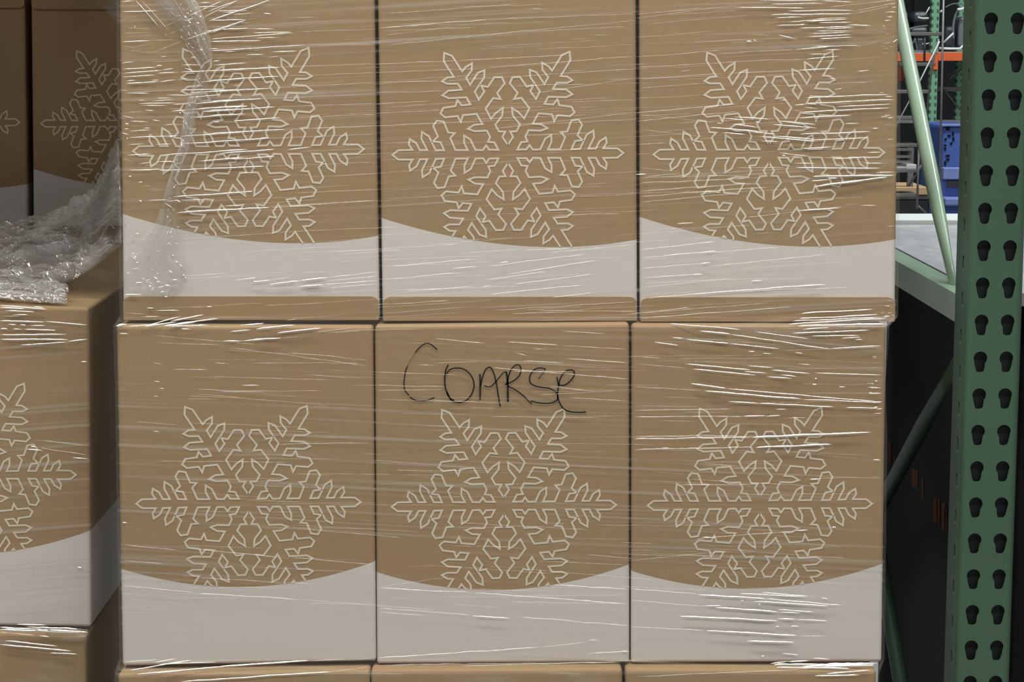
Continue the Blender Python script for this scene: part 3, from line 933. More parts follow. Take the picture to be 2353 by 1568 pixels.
def ridge_mesh(name, ridges, root, left=False, off=0.0048, mat=M_FOLD):
    verts, faces, dens = [], [], []
    rnd = random.Random(3)
    for (x0, y0, x1, y1, w, d) in ridges:
        ln = math.hypot(x1 - x0, y1 - y0)
        n = max(4, min(26, int(ln / 9)))
        dx, dy = (x1 - x0) / max(ln, 1e-6), (y1 - y0) / max(ln, 1e-6)
        nx, ny = -dy, dx
        ph = rnd.random() * 100
        if d > 0.6:
            d, w = min(1.0, d * 1.12), w * 1.08
        else:
            d, w = d * 0.52, w * 0.9
        base = len(verts)
        for i in range(n + 1):
            t = i / n
            wob = noise.noise(Vector((ph, t * ln / 60.0, 0))) * min(1.4, ln / 120)
            cx, cy = x0 + (x1 - x0) * t + nx * wob, y0 + (y1 - y0) * t + ny * wob
            e = min(1.0, min(t, 1 - t) * n / 1.6 + 0.04) if ln > 14 else (0.25 if i in (0, n) else 1.0)
            ww = w * (0.35 + 0.65 * e) * (0.85 + 0.5 * noise.noise(Vector((t * ln / 14.0, ph, 5))))
            D = depth_at(cy, left) - off
            for k, (s, h) in enumerate(((-0.5, 0.0), (-0.25, 0.62), (0.0, 0.85), (0.25, 0.62), (0.5, 0.0))):
                p = P(cx + nx * ww * s, cy + ny * ww * s, D)
                verts.append((p.x, D - h * ww * 0.5 * D / F, p.z))
                lump = 0.85 + 0.5 * noise.noise(Vector((t * ln / 25.0, ph, 9)))
                dens.append(max(0.0, min(1.0, d * (0.12 + 0.88 * e) * lump * (1.0 if abs(s) < 0.4 else 0.45))))
        for i in range(n):
            for k in range(4):
                a = base + i * 5 + k
                faces.append((a, a + 1, a + 6, a + 5))
    me = bpy.data.meshes.new(name)
    me.from_pydata(verts, [], faces)
    at = me.attributes.new('dense', 'FLOAT', 'POINT')
    at.data.foreach_set('value', dens)
    me.materials.append(mat)
    me.polygons.foreach_set('use_smooth', [True] * len(me.polygons))
    me.update()
    o = bpy.data.objects.new(name, me)
    COL.objects.link(o)
    o.parent = root
    tag(o, kind='stuff')
    return o


# faint pull lines too fine to follow one by one, running with the traced ones
rf = random.Random(21)
FAINT = []
for _ in range(420):
    row = rf.random()
    if row < 0.55:
        y = rf.uniform(0, 735)
        sl = rf.uniform(-0.075, -0.03)
    else:
        y = rf.uniform(755, 1400)
        sl = rf.uniform(-0.01, 0.09) if y > 1150 or rf.random() < .6 else rf.uniform(-0.03, 0.02)
    x = rf.uniform(280, 1850)
    ln = rf.uniform(50, 330)
    if y + sl * ln > 738 > y:
        continue
    FAINT.append((x, y, min(2030, x + ln), y + sl * ln, rf.uniform(1.2, 2.6), rf.uniform(0.08, 0.26)))
for _ in range(60):
    y = rf.uniform(0, 480)
    x = rf.choice([rf.uniform(285, 420), rf.uniform(480, 620), rf.uniform(1800, 2000)])
    FAINT.append((x, y, x + rf.uniform(10, 60), y - rf.uniform(-1, 4), rf.uniform(1.4, 2.4), rf.uniform(0.4, 0.8)))
# short glints where the film turns round the right hand edge
for _ in range(46):
    y = rf.choice([rf.uniform(5, 130), rf.uniform(210, 420), rf.uniform(800, 960), rf.uniform(690, 740)])
    x = (2060 if y < 740 else 2030) - rf.uniform(3, 30)
    FAINT.append((x - rf.uniform(6, 22), y, x, y - rf.uniform(-1, 3), rf.uniform(1.2, 2.4), rf.uniform(0.4, 0.9)))
ridge_mesh('film_wrinkles', RIDGES + FAINT, wrap)
ridge_mesh('film_wrinkles', LEFT_RIDGES, wrapl, left=True)
settle(wrap, (0, D3 + 0.2, 0.15))
settle(wrapl, (-0.75, DL + 0.2, 0.15))


# ------------------------------------------------------------------ loose, crumpled film
def bicubic(grid, s, t):
    """smooth surface through a grid of Vectors (rows t, columns s)"""
    nr, nc = len(grid), len(grid[0])

    def cr(a, b, c, d, u):
        return 0.5 * ((2 * b) + (c - a) * u + (2 * a - 5 * b + 4 * c - d) * u * u + (3 * b - a - 3 * c + d) * u ** 3)
    fs = min(s * (nc - 1), nc - 1.0001)
    ft = min(t * (nr - 1), nr - 1.0001)
    i, u = int(fs), fs - int(fs)
    j, v = int(ft), ft - int(ft)
    col = []
    for jj in (j - 1, j, j + 1, j + 2):
        r = grid[min(max(jj, 0), nr - 1)]
        col.append(cr(r[max(i - 1, 0)], r[i], r[min(i + 1, nc - 1)], r[min(i + 2, nc - 1)], u))
    return cr(col[0], col[1], col[2], col[3], v)


def crumple(name, grid, ns, nt_, amp, fs, ft, dens, root, seed=0.0, mat=M_LOOSE, edge=0.06, floor_z=None, long=(1, 1), smooth=False, side_fade=False, glints=0, glen=(3, 8), gw=2.6):
    g = [[P(*c) for c in r] for r in grid]
    verts, faces, dv = [], [], []
    for j in range(nt_ + 1):
        for i in range(ns + 1):
            s, t = i / ns, j / nt_
            p = bicubic(g, s, t)
            q = Vector((s * fs, t * ft, seed))
            warp = Vector((noise.noise(q * 0.6), noise.noise(q * 0.6 + Vector((9, 3, 1))), 0)) * 1.3
            q2 = q + warp
            h = 0.0
            a = 1.0
            for o in range(4):
                h += a * (0.5 - abs(noise.noise(Vector((q2.x * long[0], q2.y * long[1], seed + o * 7)))))
                q2 = q2 * 2.07
                a *= 0.52
            ed = min(1.0, min(s, 1 - s, t, 1 - t) / edge + 0.1)
            off = Vector((noise.noise(q * 1.7 + Vector((5, 5, 5))) * 0.3, -0.5, 0.8)) * (h * amp) * ed
            p = p + off
            if floor_z is not None:
                p.z = max(p.z, floor_z + 0.002)
            verts.append(p)
            dd = dens * (0.55 + 0.9 * max(0.0, h - 0.1)) * (0.6 + 0.8 * noise.noise(q * 0.8 + Vector((2, 8, 4))))
            fade = min(1.0, min(t, 1 - t) / edge + 0.15) * min(1.0, min(s, 1 - s) / (edge * (0.8 + 0.8 * noise.noise(q * 3))) + 0.1 if side_fade else 1.0)
            dv.append(min(0.95, max(0.05, dd)) * fade)
    m = ns + 1
    for j in range(nt_):
        for i in range(ns):
            a = j * m + i
            faces.append((a, a + 1, a + m + 1, a + m))
    me = bpy.data.meshes.new(name)
    me.from_pydata([tuple(v) for v in verts], [], faces)
    at = me.attributes.new('dense', 'FLOAT', 'POINT')
    at.data.foreach_set('value', dv)
    me.materials.append(mat)
    if smooth:
        me.polygons.foreach_set('use_smooth', [True] * len(me.polygons))
    me.update()
    o = bpy.data.objects.new(name, me)
    COL.objects.link(o)
    if root:
        o.parent = root
    if glints:                                     # sharp little folds riding on the sheet
        rg = random.Random(int(seed * 10))
        gv, gf, gd = [], [], []
        for _ in range(glints):
            n = rg.randint(*glen)
            i0, j0 = rg.randint(2, ns - n - 3), rg.randint(2, nt_ - 3)
            dj = rg.choice((-1, 0, 0, 1)) * rg.random()
            w = rg.uniform(0.6, 1.2) * gw
            pts = []
            for k in range(n + 1):
                jj = min(max(int(round(j0 + dj * k)), 1), nt_ - 1)
                pts.append(verts[jj * m + i0 + k] + Vector((0, -0.003, 0.002)))
            pts = smooth_line(pts, 2)
            b = len(gv)
            nn = len(pts)
            for k, p in enumerate(pts):
                e = math.sin(math.pi * (k + 0.3) / (nn - 0.4))
                hw_ = w * e * p.y / F * 0.5
                for (a_, c_) in ((-1.0, 0.0), (0.0, 0.7), (1.0, 0.0)):
                    gv.append((p.x, p.y - c_ * hw_, p.z + a_ * hw_))
                    gd.append(min(1.0, 0.35 + e) * (1.0 if a_ == 0 else 0.6))
            for k in range(nn - 1):
                for c_ in range(2):
                    a_ = b + k * 3 + c_
                    gf.append((a_, a_ + 1, a_ + 4, a_ + 3))
        me2 = bpy.data.meshes.new('film_creases')
        me2.from_pydata(gv, [], gf)
        at = me2.attributes.new('dense', 'FLOAT', 'POINT')
        at.data.foreach_set('value', gd)
        me2.materials.append(M_FOLD)
        me2.polygons.foreach_set('use_smooth', [True] * len(me2.polygons))
        g_o = bpy.data.objects.new('film_creases', me2)
        COL.objects.link(g_o)
        g_o.parent = root
        tag(g_o, kind='stuff')
    return o


loose = thing('loose_plastic_film', 'crumpled clear film heaped over the left stack top', 'plastic film')
crumple('film_sheet', [
    [(-140, 545, 3.93), (0, 527, 3.92), (130, 490, 3.86), (215, 452, 3.6), (268, 335, 3.2)],
    [(-140, 580, 3.65), (0, 560, 3.62), (115, 535, 3.5), (205, 505, 3.32), (276, 430, 3.0)],
    [(-140, 612, 3.38), (0, 600, 3.35), (110, 585, 3.27), (200, 565, 3.17), (279, 500, 2.95)],
    [(-140, 642, 3.14), (0, 640, 3.12), (125, 657, 3.05), (205, 622, 3.05), (280, 565, 2.92)]],
    190, 130, 0.020, 6.0, 5.0, 0.95, loose, seed=3.3, floor_z=zl, long=(1.0, 2.2), glints=340, glen=(3, 13), gw=3.4)
crumple('film_fringe', [
    [(160, 470, 3.5), (215, 440, 3.4), (250, 380, 3.25), (273, 330, 3.05)],
    [(150, 500, 3.45), (210, 478, 3.3), (252, 430, 3.1), (277, 395, 2.98)],
    [(150, 560, 3.3), (205, 525, 3.2), (252, 480, 3.05), (280, 450, 2.94)]],
    80, 60, 0.016, 4.0, 3.0, 0.75, loose, seed=12.0, long=(1.0, 2.0), side_fade=True, glints=40, glen=(3, 7), gw=2.8)
crumple('film_fringe', [
    [(-140, 636, 3.16), (0, 634, 3.14), (70, 645, 3.10), (125, 652, 3.06), (160, 662, 3.03)],
    [(-140, 655, 3.07), (0, 660, 3.06), (70, 668, 3.03), (125, 672, 3.01), (158, 676, 3.0)],
    [(-140, 684, 2.985), (0, 688, 2.978), (70, 694, 2.976), (125, 698, 2.975), (157, 700, 2.975)]],
    150, 70, 0.007, 3.2, 7.0, 1.1, loose, seed=31.0, floor_z=zl, long=(0.8, 2.6), mat=M_FOLD, side_fade=True, glints=150, glen=(6, 34), gw=4.0)
crumple('film_corner', [
    [(205, -40, 3.35), (240, -30, 3.25), (273, -20, 3.1)],
    [(212, -8, 3.35), (245, 0, 3.25), (274, 15, 3.1)],
    [(222, 6, 3.35), (248, 32, 3.25), (274, 62, 3.1)]],
    20, 20, 0.006, 2.0, 2.0, 0.5, loose, seed=41)
crumple('film_corner', [
    [(196, 715, 2.962), (212, 705, 2.99), (222, 700, 3.06)],
    [(198, 745, 2.962), (211, 740, 2.99), (217, 735, 3.04)],
    [(196, 780, 2.962), (208, 778, 2.985), (212, 776, 3.02)]],
    14, 20, 0.004, 2.0, 2.0, 0.22, loose, seed=8)
settle(loose, (-0.75, 3.3, zl))

tail = thing('film_tail', 'gathered tail of clear film hanging on the upper left snowflake box', 'plastic film')


def tail_grid(line, D, off0=0.008):
    """line: (x, y, width, direction of width in degrees)"""
    rows = []
    for (x, y, w) in line:
        rows.append([(x + w * k, y + (abs(k) * 2), D - off0 - 0.010 * math.cos(k * math.pi)) for k in (-0.5, -0.25, 0, 0.25, 0.5)])
    return rows


crumple('film_sheet', tail_grid([(385, -20, 110), (418, 28, 92), (446, 75, 66), (462, 120, 52), (478, 152, 18)], D1),
        26, 60, 0.012, 4.0, 2.4, 0.62, tail, seed=5.0, long=(2.0, 0.6), edge=0.12, glints=30, glen=(2, 5), gw=2.4)
crumple('film_sheet', tail_grid([(474, 150, 22), (462, 190, 34), (450, 235, 40), (437, 272, 34), (430, 330, 34), (414, 385, 34),
                                 (398, 440, 36), (388, 485, 34)], D1),
        20, 80, 0.010, 3.0, 4.0, 0.52, tail, seed=15.0, long=(2.2, 0.6), edge=0.15, glints=22, glen=(2, 5), gw=2.2)
crumple('film_sheet', tail_grid([(388, 480, 40), (385, 520, 66), (368, 570, 120), (357, 620, 148), (352, 662, 130), (350, 684, 90)], D1),
        50, 60, 0.010, 3.2, 3.0, 0.34, tail, seed=25.0, long=(1.6, 0.8), edge=0.08, glints=26, glen=(2, 5), gw=2.6)
settle(tail, P(400, 684, D1 - 0.01))

# ------------------------------------------------------------------ green pallet rack on the right
rack = thing('pallet_rack', 'green steel rack upright with rows of keyhole punched slots', 'rack')
YC = 2.82
xc = P(2284, 784, YC).x
CW = 0.0765
PITCH_H = 0.0508
x0c, x1c = xc - CW / 2, xc + CW / 2


def plate(x0, x1, cells, z_lo, z_hi, thick):
    """flat punched plate, tessellated cell by cell: cells = list of (centre z, [hole outlines]); returns verts, faces"""
    from mathutils.geometry import tessellate_polygon
    verts, faces = [], []

    def cell(za_, zb_, holes):
        outer = [Vector((x0, za_, 0)), Vector((x1, za_, 0)), Vector((x1, zb_, 0)), Vector((x0, zb_, 0))]
        loops = [outer] + [[Vector((x, z, 0)) for x, z in h] for h in holes]
        flat = [p for l in loops for p in l]
        tris = tessellate_polygon(loops)
        for d, flip in ((0.0, False), (thick, True)):
            b = len(verts)
            verts.extend((p.x, p.y, d) for p in flat)
            for t in tris:
                t = tuple(b + k for k in t)
                faces.append(t[::-1] if flip else t)
        for h in holes:                            # walls of the punched hole
            b = len(verts)
            n = len(h)
            verts.extend((x, z, 0.0) for x, z in h)
            verts.extend((x, z, thick) for x, z in h)
            for k in range(n):
                faces.append((b + k, b + (k + 1) % n, b + n + (k + 1) % n, b + n + k))
    zs = sorted(c[0] for c in cells)
    half = PITCH_H / 2
    for zc_, holes in cells:
        cell(zc_ - half, zc_ + half, holes)
    if zs[0] - half > z_lo:
        cell(z_lo, zs[0] - half, [])
    if zs[-1] + half < z_hi:
        cell(zs[-1] + half, z_hi, [])
    return verts, faces


def keyhole(cx, cz, flip):
    """round head with a tapering tail; straight on the outer side, notched on the inner side"""
    r = 0.0094
    pts = []
    for k in range(15):
        a = math.radians(-28 + k * (210 + 28 - 0) / 14)
        pts.append((r * math.cos(a), r * math.sin(a)))
    pts += [(-0.0084, -0.0058), (-0.0058, -0.0165), (-0.0040, -0.0189), (0.0, -0.0195), (0.0038, -0.0189), (0.0056, -0.0166), (0.0068, -0.0066)]
    s = -1 if flip else 1
    ring = [(cx + s * x, cz + z) for x, z in pts]
    return ring if not flip else ring[::-1]


z_first = P(2277, 45, YC).z                        # head centre of a hole near the picture top
rows = []
z = z_first
while z + PITCH_H < 2.9:
    z += PITCH_H
while z > 0.06:
    rows.append(z)
    z -= PITCH_H
hx = (P(2338, 45, YC).x - P(2277, 45, YC).x) / 2
RC = 0.0095
ztop = 3.0
front = plate(x0c + RC, x1c - RC, [(zz - 0.005, [keyhole(xc - hx, zz, False), keyhole(xc + hx, zz, True)]) for zz in rows], 0.0, ztop, 0.002)


def slot(cy, cz):
    return [(cy + 0.0050 * math.cos(a), cz + (0.0058 if math.sin(a) >= 0 else -0.0058) + 0.0050 * math.sin(a))
            for a in [2 * math.pi * k / 12 for k in range(12)]]


side = plate(RC, CW - 0.004, [(zz - 0.0245, [slot(CW * 0.42, zz - 0.0245)]) for zz in rows], 0.0, ztop, 0.002)


def column_mesh():
    bm = bmesh.new()

    def put(vf, fn):
        vs_ = [bm.verts.new(fn(*v)) for v in vf[0]]
        for f in vf[1]:
            try:
                bm.faces.new([vs_[k] for k in f])
            except ValueError:
                pass
    put(front, lambda x, z, d: (x, YC + d, z))
    put(side, lambda y, z, d: (x0c + d, YC + y, z))
    put(side, lambda y, z, d: (x1c - d, YC + y, z))
    for sx in (0, 1):                              # rounded front corners and back lips
        ring = []
        for k in range(7):
            a = math.pi / 2 * k / 6
            ring.append((RC - RC * math.cos(a), RC - RC * math.sin(a)))
        pr = [(x, y) for x, y in ring]
        inn = [(RC - (RC - 0.002) * math.cos(math.pi / 2 * k / 6), RC - (RC - 0.002) * math.sin(math.pi / 2 * k / 6)) for k in range(7)]
        lip = [(0.0, CW - 0.004), (0.0, CW), (0.018, CW), (0.018, CW - 0.002), (0.002, CW - 0.002), (0.002, CW - 0.004)]
        for sec in (pr + inn[::-1], lip):
            sec = [((x0c + x) if sx == 0 else (x1c - x), YC + y) for x, y in sec]
            a = [bm.verts.new((x, y, 0)) for x, y in sec]
            b = [bm.verts.new((x, y, ztop)) for x, y in sec]
            for i in range(len(sec)):
                j = (i + 1) % len(sec)
                bm.faces.new((a[i], a[j], b[j], b[i]))
    bm.normal_update()
    return bm


col = bm_obj('column', column_mesh(), M_GREEN, rack)
ins = bm_obj('hollow_shade_block', add_box(bmesh.new(), x0c + 0.003, x1c - 0.003, YC + 0.016, YC + CW - 0.003, 0.01, ztop - 0.01), M_HOLLOW_SHADE, rack)  # added dark filler, makes the keyholes look shaded inside
tag(ins, 'added dark block painted as the shade inside the front column')
tag(col, 'green front column punched with two rows of keyhole slots')
rear = col.copy()
COL.objects.link(rear)
rear.location = (0, 1.16, 0)
rear['label'] = 'green rear column'
for yy in (YC, YC + 1.16):
    bm_obj('foot_plate', add_box(bmesh.new(), x0c - 0.03, x1c + 0.03, yy - 0.03, yy + CW + 0.03, 0.0, 0.008, 0.001), M_GREEN, rack)

# horizontal channel between the columns
XS = x0c + 0.001
za = PX(2182, 671, XS).z
zlow = PX(2196, 738, XS).z
bm = bmesh.new()
ya, yb = YC + CW - 0.012, YC + 1.165
add_box(bm, XS, XS + 0.002, ya, yb, zlow, za)
add_box(bm, XS, XS + 0.036, ya, yb, za, za + 0.002)
add_box(bm, XS, XS + 0.036, ya, yb, zlow - 0.002, zlow)
tag(bm_obj('horizontal_brace', bm, M_GREEN_LIT, rack), 'brightly lit green horizontal channel brace')


def brace(p0, p1, r, label, mat):
    p0, p1 = Vector(p0), Vector(p1)
    n = 14
    pts = [p0.lerp(p1, i / n) for i in range(n + 1)]
    fl = [0.18 if i == 0 else 0.45 if i == 1 else 0.8 if i == 2 else 1.0 for i in range(n + 1)]
    rr = [r * (1.25 if i == 0 else 1.15 if i == 1 else 1.05 if i == 2 else 1.0) for i in range(n + 1)]
    b = bmesh.new()
    tube_bm(b, pts, rr, 18, (Vector((1, 0, 0)), fl))
    o = bm_obj('diagonal_brace', b, mat, rack, smooth=True)
    tag(o, label)


XB = x0c + 0.022
b0, b1 = PX(2199, 700, XB), PX(2068, 40, XB)
dirv = (b1 - b0)
brace(b0, b0 + dirv * ((YC + 1.15 - b0.y) / dirv.y), 0.0118, 'brightly lit green round diagonal brace above the channel', M_GREEN_LIT)
c0, c1 = PX(2194, 842, XB), PX(2040, 1130, XB)
dirv = c1 - c0
brace(c0, c0 + dirv * ((YC + 1.15 - c0.y) / dirv.y), 0.0125, 'green diagonal brace in the shade below the channel', M_GREEN)  # darker rack green here carries the shade in its colour
d1, d0 = PX(2030, 1330, XB), PX(2068, 1560, XB)
dirv = d0 - d1
e0 = d1 + dirv * ((YC + CW - d1.y) / dirv.y)
e1 = d1 + dirv * ((YC + 1.15 - d1.y) / dirv.y)
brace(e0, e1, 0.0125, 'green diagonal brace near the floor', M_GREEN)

# shelf level of the bay on the right: rear beam and grey boards
yb0 = PZ(2130, 520, za).y
for i in range(6):
    wdt = 0.42
    xx = x0c + 0.040 + i * wdt
    bm = add_box(bmesh.new(), xx, xx + wdt - 0.003, YC + CW + 0.003 if i == 0 else YC + 0.03, yb0 - 0.002, za - 0.016, za + 0.003, 0.001)
    o = bm_obj('deck_board', bm, M_DECK, rack)
    o['label'] = 'scuffed grey shelf board'
zt = P(2130, 505, yb0).z
yr1 = PZ(2130, 491, zt).y
bm = add_box(bmesh.new(), x0c + 0.0, 3.2, yb0, yr1, zt - 0.115, zt, 0.002)
tag(bm_obj('beam', bm, M_BEAM_PALE, rack), 'pale rear shelf beam')
# unseen shelf added above the bay that holds the stacks: it keeps the aisle light off the boxes at the back
zu = ZC + 0.36
bm_obj('beam', add_box(bmesh.new(), -2.4, x0c - 0.002, YC + 0.04, YC + 0.09, zu - 0.02, zu + 0.09, 0.003), M_ORANGE, rack)
bm_obj('beam', add_box(bmesh.new(), -2.4, x0c - 0.002, YC + 1.16, YC + 1.21, zu - 0.02, zu + 0.09, 0.003), M_ORANGE, rack)
for i in range(6):
    xx = -2.4 + i * 0.495  # gaps between the added boards let a little light leak through
    bm_obj('deck_board', add_box(bmesh.new(), xx, xx + 0.428, YC + 0.04, YC + 1.66, zu + 0.0905, zu + 0.108, 0.002), M_DECK, rack)
settle(rack, (xc, YC + CW / 2, 0))

# black load standing under that shelf, orange marks printed on its side
XL = x1c + 0.03
ld = thing('wrapped_load', 'black wrapped load with orange marks in the dark under the rack shelf', 'pallet load')
bm_obj('load_body', add_box(bmesh.new(), XL, XL + 1.1, YC + 0.16, yb0 - 0.02, 0.0, za - 0.05, 0.012), M_BLACK, ld)
for (px, py, ww, hh) in ((2044, 1040, 9, 50), (2056, 1062, 4, 26), (2100, 1098, 9, 42), (2107, 1100, 6, 40), (2121, 1122, 6, 46),
                         (2150, 1172, 8, 56), (2158, 1176, 5, 60), (2169, 1188, 9, 64), (2174, 1196, 5, 50)):
    a, b = PX(px - ww / 2, py - hh / 2, XL), PX(px + ww / 2, py + hh / 2, XL)
    c = PX(px - ww / 2, py + hh / 2, XL)
    d = PX(px + ww / 2, py - hh / 2, XL)
    mesh_obj('orange_mark', [(XL - 0.0008, q.y, q.z) for q in (a, d, b, c)], [(0, 1, 2, 3)], M_ORANGE_INK, ld)
settle(ld, (XL + 0.55, YC + 0.64, 0))

# ------------------------------------------------------------------ far racks, seen past the upright
def far_box(name, px0, py0, px1, py1, D, depth, mat, parent=None, bevel=0.0):
    a, b = P(px0, py0, D), P(px1, py1, D)
    return bm_obj(name, add_box(bmesh.new(), min(a.x, b.x), max(a.x, b.x), D, D + depth, min(a.z, b.z), max(a.z, b.z), bevel), mat, parent)


def far_tube(name, pts, r_px, D, mat, parent=None, sm=True, dD=0.0):
    line = smooth_line([P(x, y, D + dD * k) for k, (x, y) in enumerate(pts)], 5) if sm and len(pts) > 2 else [P(x, y, D + dD * k) for k, (x, y) in enumerate(pts)]
    b = bmesh.new()
    tube_bm(b, line, r_px * D / F, 8)
    return bm_obj(name, b, mat, parent, smooth=True)


DF = 15.0
fr = thing('pallet_rack', 'distant rack with orange beams and a pale green punched column', 'rack')
for (xa, xb, dd) in ((2140, 2158, 0.0),):
    a, b = P(xa, 60, DF), P(xb, 60, DF)
    zt_ = P(2150, -160, DF).z
    bm_obj('column', add_box(bmesh.new(), a.x, b.x, DF, DF + 0.07, 0.0, zt_, 0.002), M_PERF, fr)
    bm_obj('column', add_box(bmesh.new(), a.x - 0.30, b.x - 0.30, DF + 1.1, DF + 1.17, 0.0, zt_, 0.002), M_PERF, fr)
    bm_obj('column', add_box(bmesh.new(), a.x + 0.42, b.x + 0.42, DF + 1.1, DF + 1.17, 0.0, zt_, 0.002), M_PERF, fr)
far_box('beam', 2154, 120, 2300, 140, DF - 0.02, 0.05, M_ORANGE, fr, 0.003)
far_box('beam', 2020, 122, 2140, 141, DF - 0.01, 0.05, M_ORANGE, fr, 0.003)
far_box('beam_end', 2146, 124, 2155, 160, DF - 0.03, 0.04, M_ORANGE, fr)
far_box('beam', 2020, 152, 2076, 186, DF + 1.1, 0.05, M_ORANGE, fr)
far_box('horizontal_brace', 2156, 200, 2300, 210, DF + 0.5, 0.03, M_STEEL, fr)
far_tube('diagonal_brace', [(2182, 182), (2222, 148)], 2.0, DF + 0.4, M_STEEL, fr, False)
far_tube('diagonal_brace', [(2168, 204), (2206, 252)], 2.0, DF + 0.45, M_STEEL, fr, False)
far_box('beam', 2020, 276, 2300, 283, DF + 0.02, 0.05, M_STEEL, fr)
dbz = P(2150, 119, DF).z
bm_obj('deck_board', add_box(bmesh.new(), P(2020, 100, DF).x, P(2300, 100, DF).x, DF + 0.05, DF + 1.2, dbz - 0.02, dbz, 0.0), M_DECK, fr)
settle(fr, (P(2150, 60, DF).x, DF, 0))

# grey tubes and seats piled on the orange beam
eq = thing('machine_frame', 'dark machine frame with white tubes lying on the orange beam', 'machine')
far_tube('white_tube', [(2158, 111), (2180, 112), (2206, 112), (2221, 97)], 3.0, DF + 0.10, M_CHROME, eq, False)
far_tube('white_tube', [(2168, 98), (2191, 76)], 2.4, DF + 0.14, M_CHROME, eq, False)
far_tube('grey_hose', [(2222, 15), (2203, 23), (2194, 40), (2190, 66), (2191, 90)], 3.0, DF + 0.25, M_MIDGREY, eq)
far_tube('grey_hose', [(2172, 17), (2190, 9), (2212, 9)], 1.6, DF + 0.35, M_MIDGREY, eq)
far_tube('silver_arm', [(2200, 22), (2212, 20), (2222, 13)], 3.2, DF + 0.22, M_CHROME, eq)
far_box('grey_panel', 2203, 38, 2220, 108, DF + 0.3, 0.2, M_MIDGREY, eq, 0.02)
far_box('dark_housing', 2172, 60, 2196, 112, DF + 0.3, 0.35, M_DARKGREY, eq, 0.03)
far_tube('white_tube', [(2160, 28), (2165, 24)], 2.6, DF + 0.2, M_CHROME, eq, False)
settle(eq, (P(2190, 118, DF).x, DF + 0.3, dbz))
eq2 = thing('machine_frame', 'black seat like machine part left of the distant green column', 'machine')
far_box('dark_housing', 2068, -40, 2100, 118, DF + 0.55, 0.4, M_BLACK, eq2, 0.03)
far_box('dark_seat', 2100, 26, 2134, 52, DF + 0.35, 0.4, M_DARKGREY, eq2, 0.03)
far_tube('silver_arm', [(2109, 39), (2118, 42), (2134, 42)], 2.4, DF + 0.28, M_CHROME, eq2)
far_tube('silver_arm', [(2126, 34), (2136, 16)], 1.7, DF + 0.3, M_CHROME, eq2, False)
far_tube('grey_hose', [(2087, 72), (2092, 66), (2108, 62), (2132, 59)], 2.2, DF + 0.25, M_MIDGREY, eq2)
far_tube('grey_hose', [(2078, 27), (2083, 32), (2082, 50), (2084, 62)], 2.4, DF + 0.5, M_MIDGREY, eq2)
far_box('dark_seat', 2096, 62, 2132, 75, DF + 0.4, 0.3, M_MIDGREY, eq2, 0.02)
far_tube('grey_hose', [(2088, 108), (2100, 96), (2103, 90), (2108, 118)], 1.8, DF + 0.3, M_MIDGREY, eq2)
far_box('dark_housing', 2108, 88, 2122, 118, DF + 0.3, 0.2, M_DARKGREY, eq2, 0.01)
far_tube('silver_arm', [(2119, 101), (2128, 101), (2141, 97)], 1.5, DF + 0.26, M_CHROME, eq2, False)
far_box('grey_tray', 2090, 115, 2142, 121, DF + 0.06, 0.3, M_MIDGREY, eq2)
settle(eq2, (P(2100, 118, DF).x, DF + 0.5, dbz))

# rolling steel stair in front of the far rack
DS = 12.0
st = thing('rolling_ladder', 'grey steel rolling ladder with slanted rail before the distant rack', 'ladder')
for (px0, px1, py) in ((2080, 2166, 78), (2070, 2150, 148), (2058, 2138, 211), (2052, 2132, 271), (2045, 2108, 334), (2040, 2112, 393), (2040, 2108, 449)):
    far_box('tread', px0, py - 4, px1, py + 4, DS - 0.03, 0.22, M_STEEL, st, 0.003)
far_tube('rail', [(2169, -40), (2158, 480)], 2.4, DS - 0.08, M_STEEL, st, False)
far_tube('rail', [(2159, 95), (2108, 198), (2050, 305)], 1.7, DS - 0.10, M_BEAM_PALE, st, False)
far_tube('rail', [(2157, 90), (2142, 150), (2128, 270)], 2.4, DS - 0.05, M_STEEL, st, False)
far_tube('rail', [(2112, 330), (2107, 480)], 2.6, DS - 0.05, M_STEEL, st, False)
far_tube('leg', [(2122, 372), (2088, 428)], 2.6, DS + 0.02, M_STEEL, st, False)
far_tube('leg', [(2106, 470), (2128, 490)], 2.2, DS + 0.02, M_STEEL, st, False)
far_tube('rail', [(2125, 80), (2124, 142)], 2.6, DS - 0.02, M_DARKGREY, st, False)
settle(st, (P(2110, 480, DS).x, DS, 0))

# crates and small goods low down
zc1 = P(2190, 383, 13.2).z
bc = thing('plastic_crate', 'tall blue plastic crate with slotted side beside the rack column', 'crate')
a, b = P(2166, 288, 13.2), P(2240, 500, 13.2)
b.z = 0.0
bm_obj('crate_body', add_box(bmesh.new(), a.x, b.x, 13.2, 13.9, b.z, a.z, 0.02), M_BLUE, bc)
for (px, py, w_, h_) in ((2178, 296, 9, 7), (2181, 312, 7, 5), (2190, 308, 4, 9), (2191, 320, 4, 8), (2173, 320, 5, 4), (2172, 334, 5, 4), (2172, 342, 5, 4),
                         (2178, 358, 9, 4), (2178, 367, 7, 4), (2172, 375, 4, 9), (2186, 330, 4, 6)):
    far_box('vent_slot', px - w_ / 2, py - h_ / 2, px + w_ / 2, py + h_ / 2, 13.194, 0.01, M_BLACK, bc)
far_box('crate_rim', 2164, 285, 2240, 291, 13.18, 0.03, M_BLUE_PALE, bc, 0.004)
settle(bc, ((a.x + b.x) / 2, 13.55, b.z))
b2 = thing('plastic_bin', 'pale blue open bin in front of the tall blue crate', 'bin')
a, b = P(2165, 385, 12.6), P(2240, 500, 12.6)
b.z = 0.0
bm_obj('bin_body', add_box(bmesh.new(), a.x, b.x, 12.6, 12.9, 0.0, P(2190, 408, 12.6).z, 0.004), M_BLUE, b2)
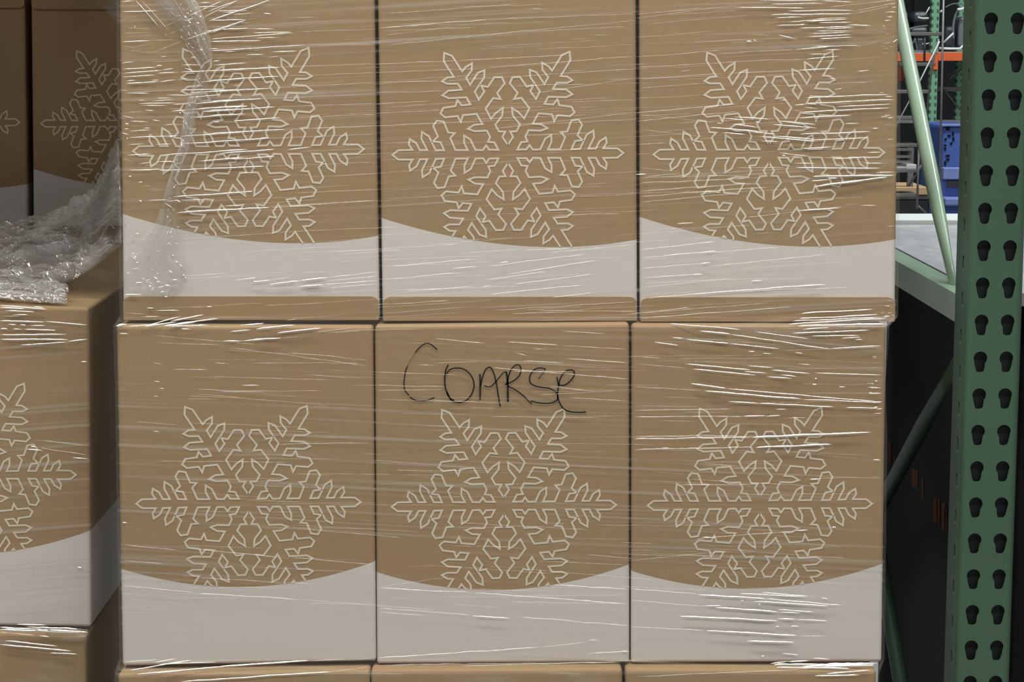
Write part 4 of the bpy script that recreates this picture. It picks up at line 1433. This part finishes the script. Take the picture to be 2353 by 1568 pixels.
bm_obj('bin_rim', add_box(bmesh.new(), a.x, b.x, 12.56, 12.64, P(2190, 412, 12.6).z, a.z, 0.006), M_BLUE_PALE, b2)
bm_obj('bin_shelf', add_box(bmesh.new(), a.x, b.x, 12.48, 12.64, P(2190, 470, 12.6).z, P(2190, 452, 12.6).z, 0.01), M_BLUE_PALE, b2)
bm_obj('bin_opening', add_box(bmesh.new(), a.x + 0.03, b.x, 12.59, 12.61, P(2190, 432, 12.6).z, P(2190, 414, 12.6).z, 0.004), M_DARKGREY, b2)
settle(b2, ((a.x + b.x) / 2, 12.6, b.z))
cs = far_box('cardboard_sheet', 2050, 431, 2133, 448, 12.8, 0.5, M_TAN, None, 0.003)
zk = P(2090, 448, 12.8).z
kb = thing('storage_bin', 'dark bin under the tan cardboard sheet behind the ladder', 'bin')
bm_obj('bin_body', add_box(bmesh.new(), P(2045, 448, 12.8).x, P(2140, 448, 12.8).x, 12.85, 13.3, 0.0, zk - 0.03, 0.01), M_DARKGREY, kb)
bm_obj('bin_rim', add_box(bmesh.new(), P(2043, 448, 12.8).x, P(2142, 448, 12.8).x, 12.83, 13.32, zk - 0.03, zk, 0.005), M_STEEL, kb)
settle(kb, (P(2090, 448, 12.8).x, 13.1, 0))
tag(cs, 'tan cardboard sheet lying behind the rolling ladder', 'cardboard')
ws = thing('white_carton', 'small white carton on the ladder step', 'carton')
far_box('carton_body', 2083, 378, 2106, 389, 11.98, 0.2, M_WHITE, ws, 0.004)
far_box('carton_lid', 2060, 383, 2084, 388, 11.99, 0.2, M_WHITE, ws, 0.003)
settle(ws, (P(2094, 389, 12).x, 12.05, P(2094, 389, 12).z))
gr = thing('grey_grille', 'grey slatted grille leaning behind the rolling ladder', 'grille')
for py in (344, 360, 372):
    far_box('slat', 2048, py - 3, 2094, py + 3, 12.84, 0.03, M_STEEL, gr)
far_box('frame_post', 2088, 340, 2098, 432, 12.85, 0.04, M_STEEL, gr)
far_box('frame_post', 2046, 340, 2054, 432, 12.85, 0.04, M_STEEL, gr)
settle(gr, (P(2070, 378, 12.7).x, 12.7, P(2070, 378, 12.7).z))
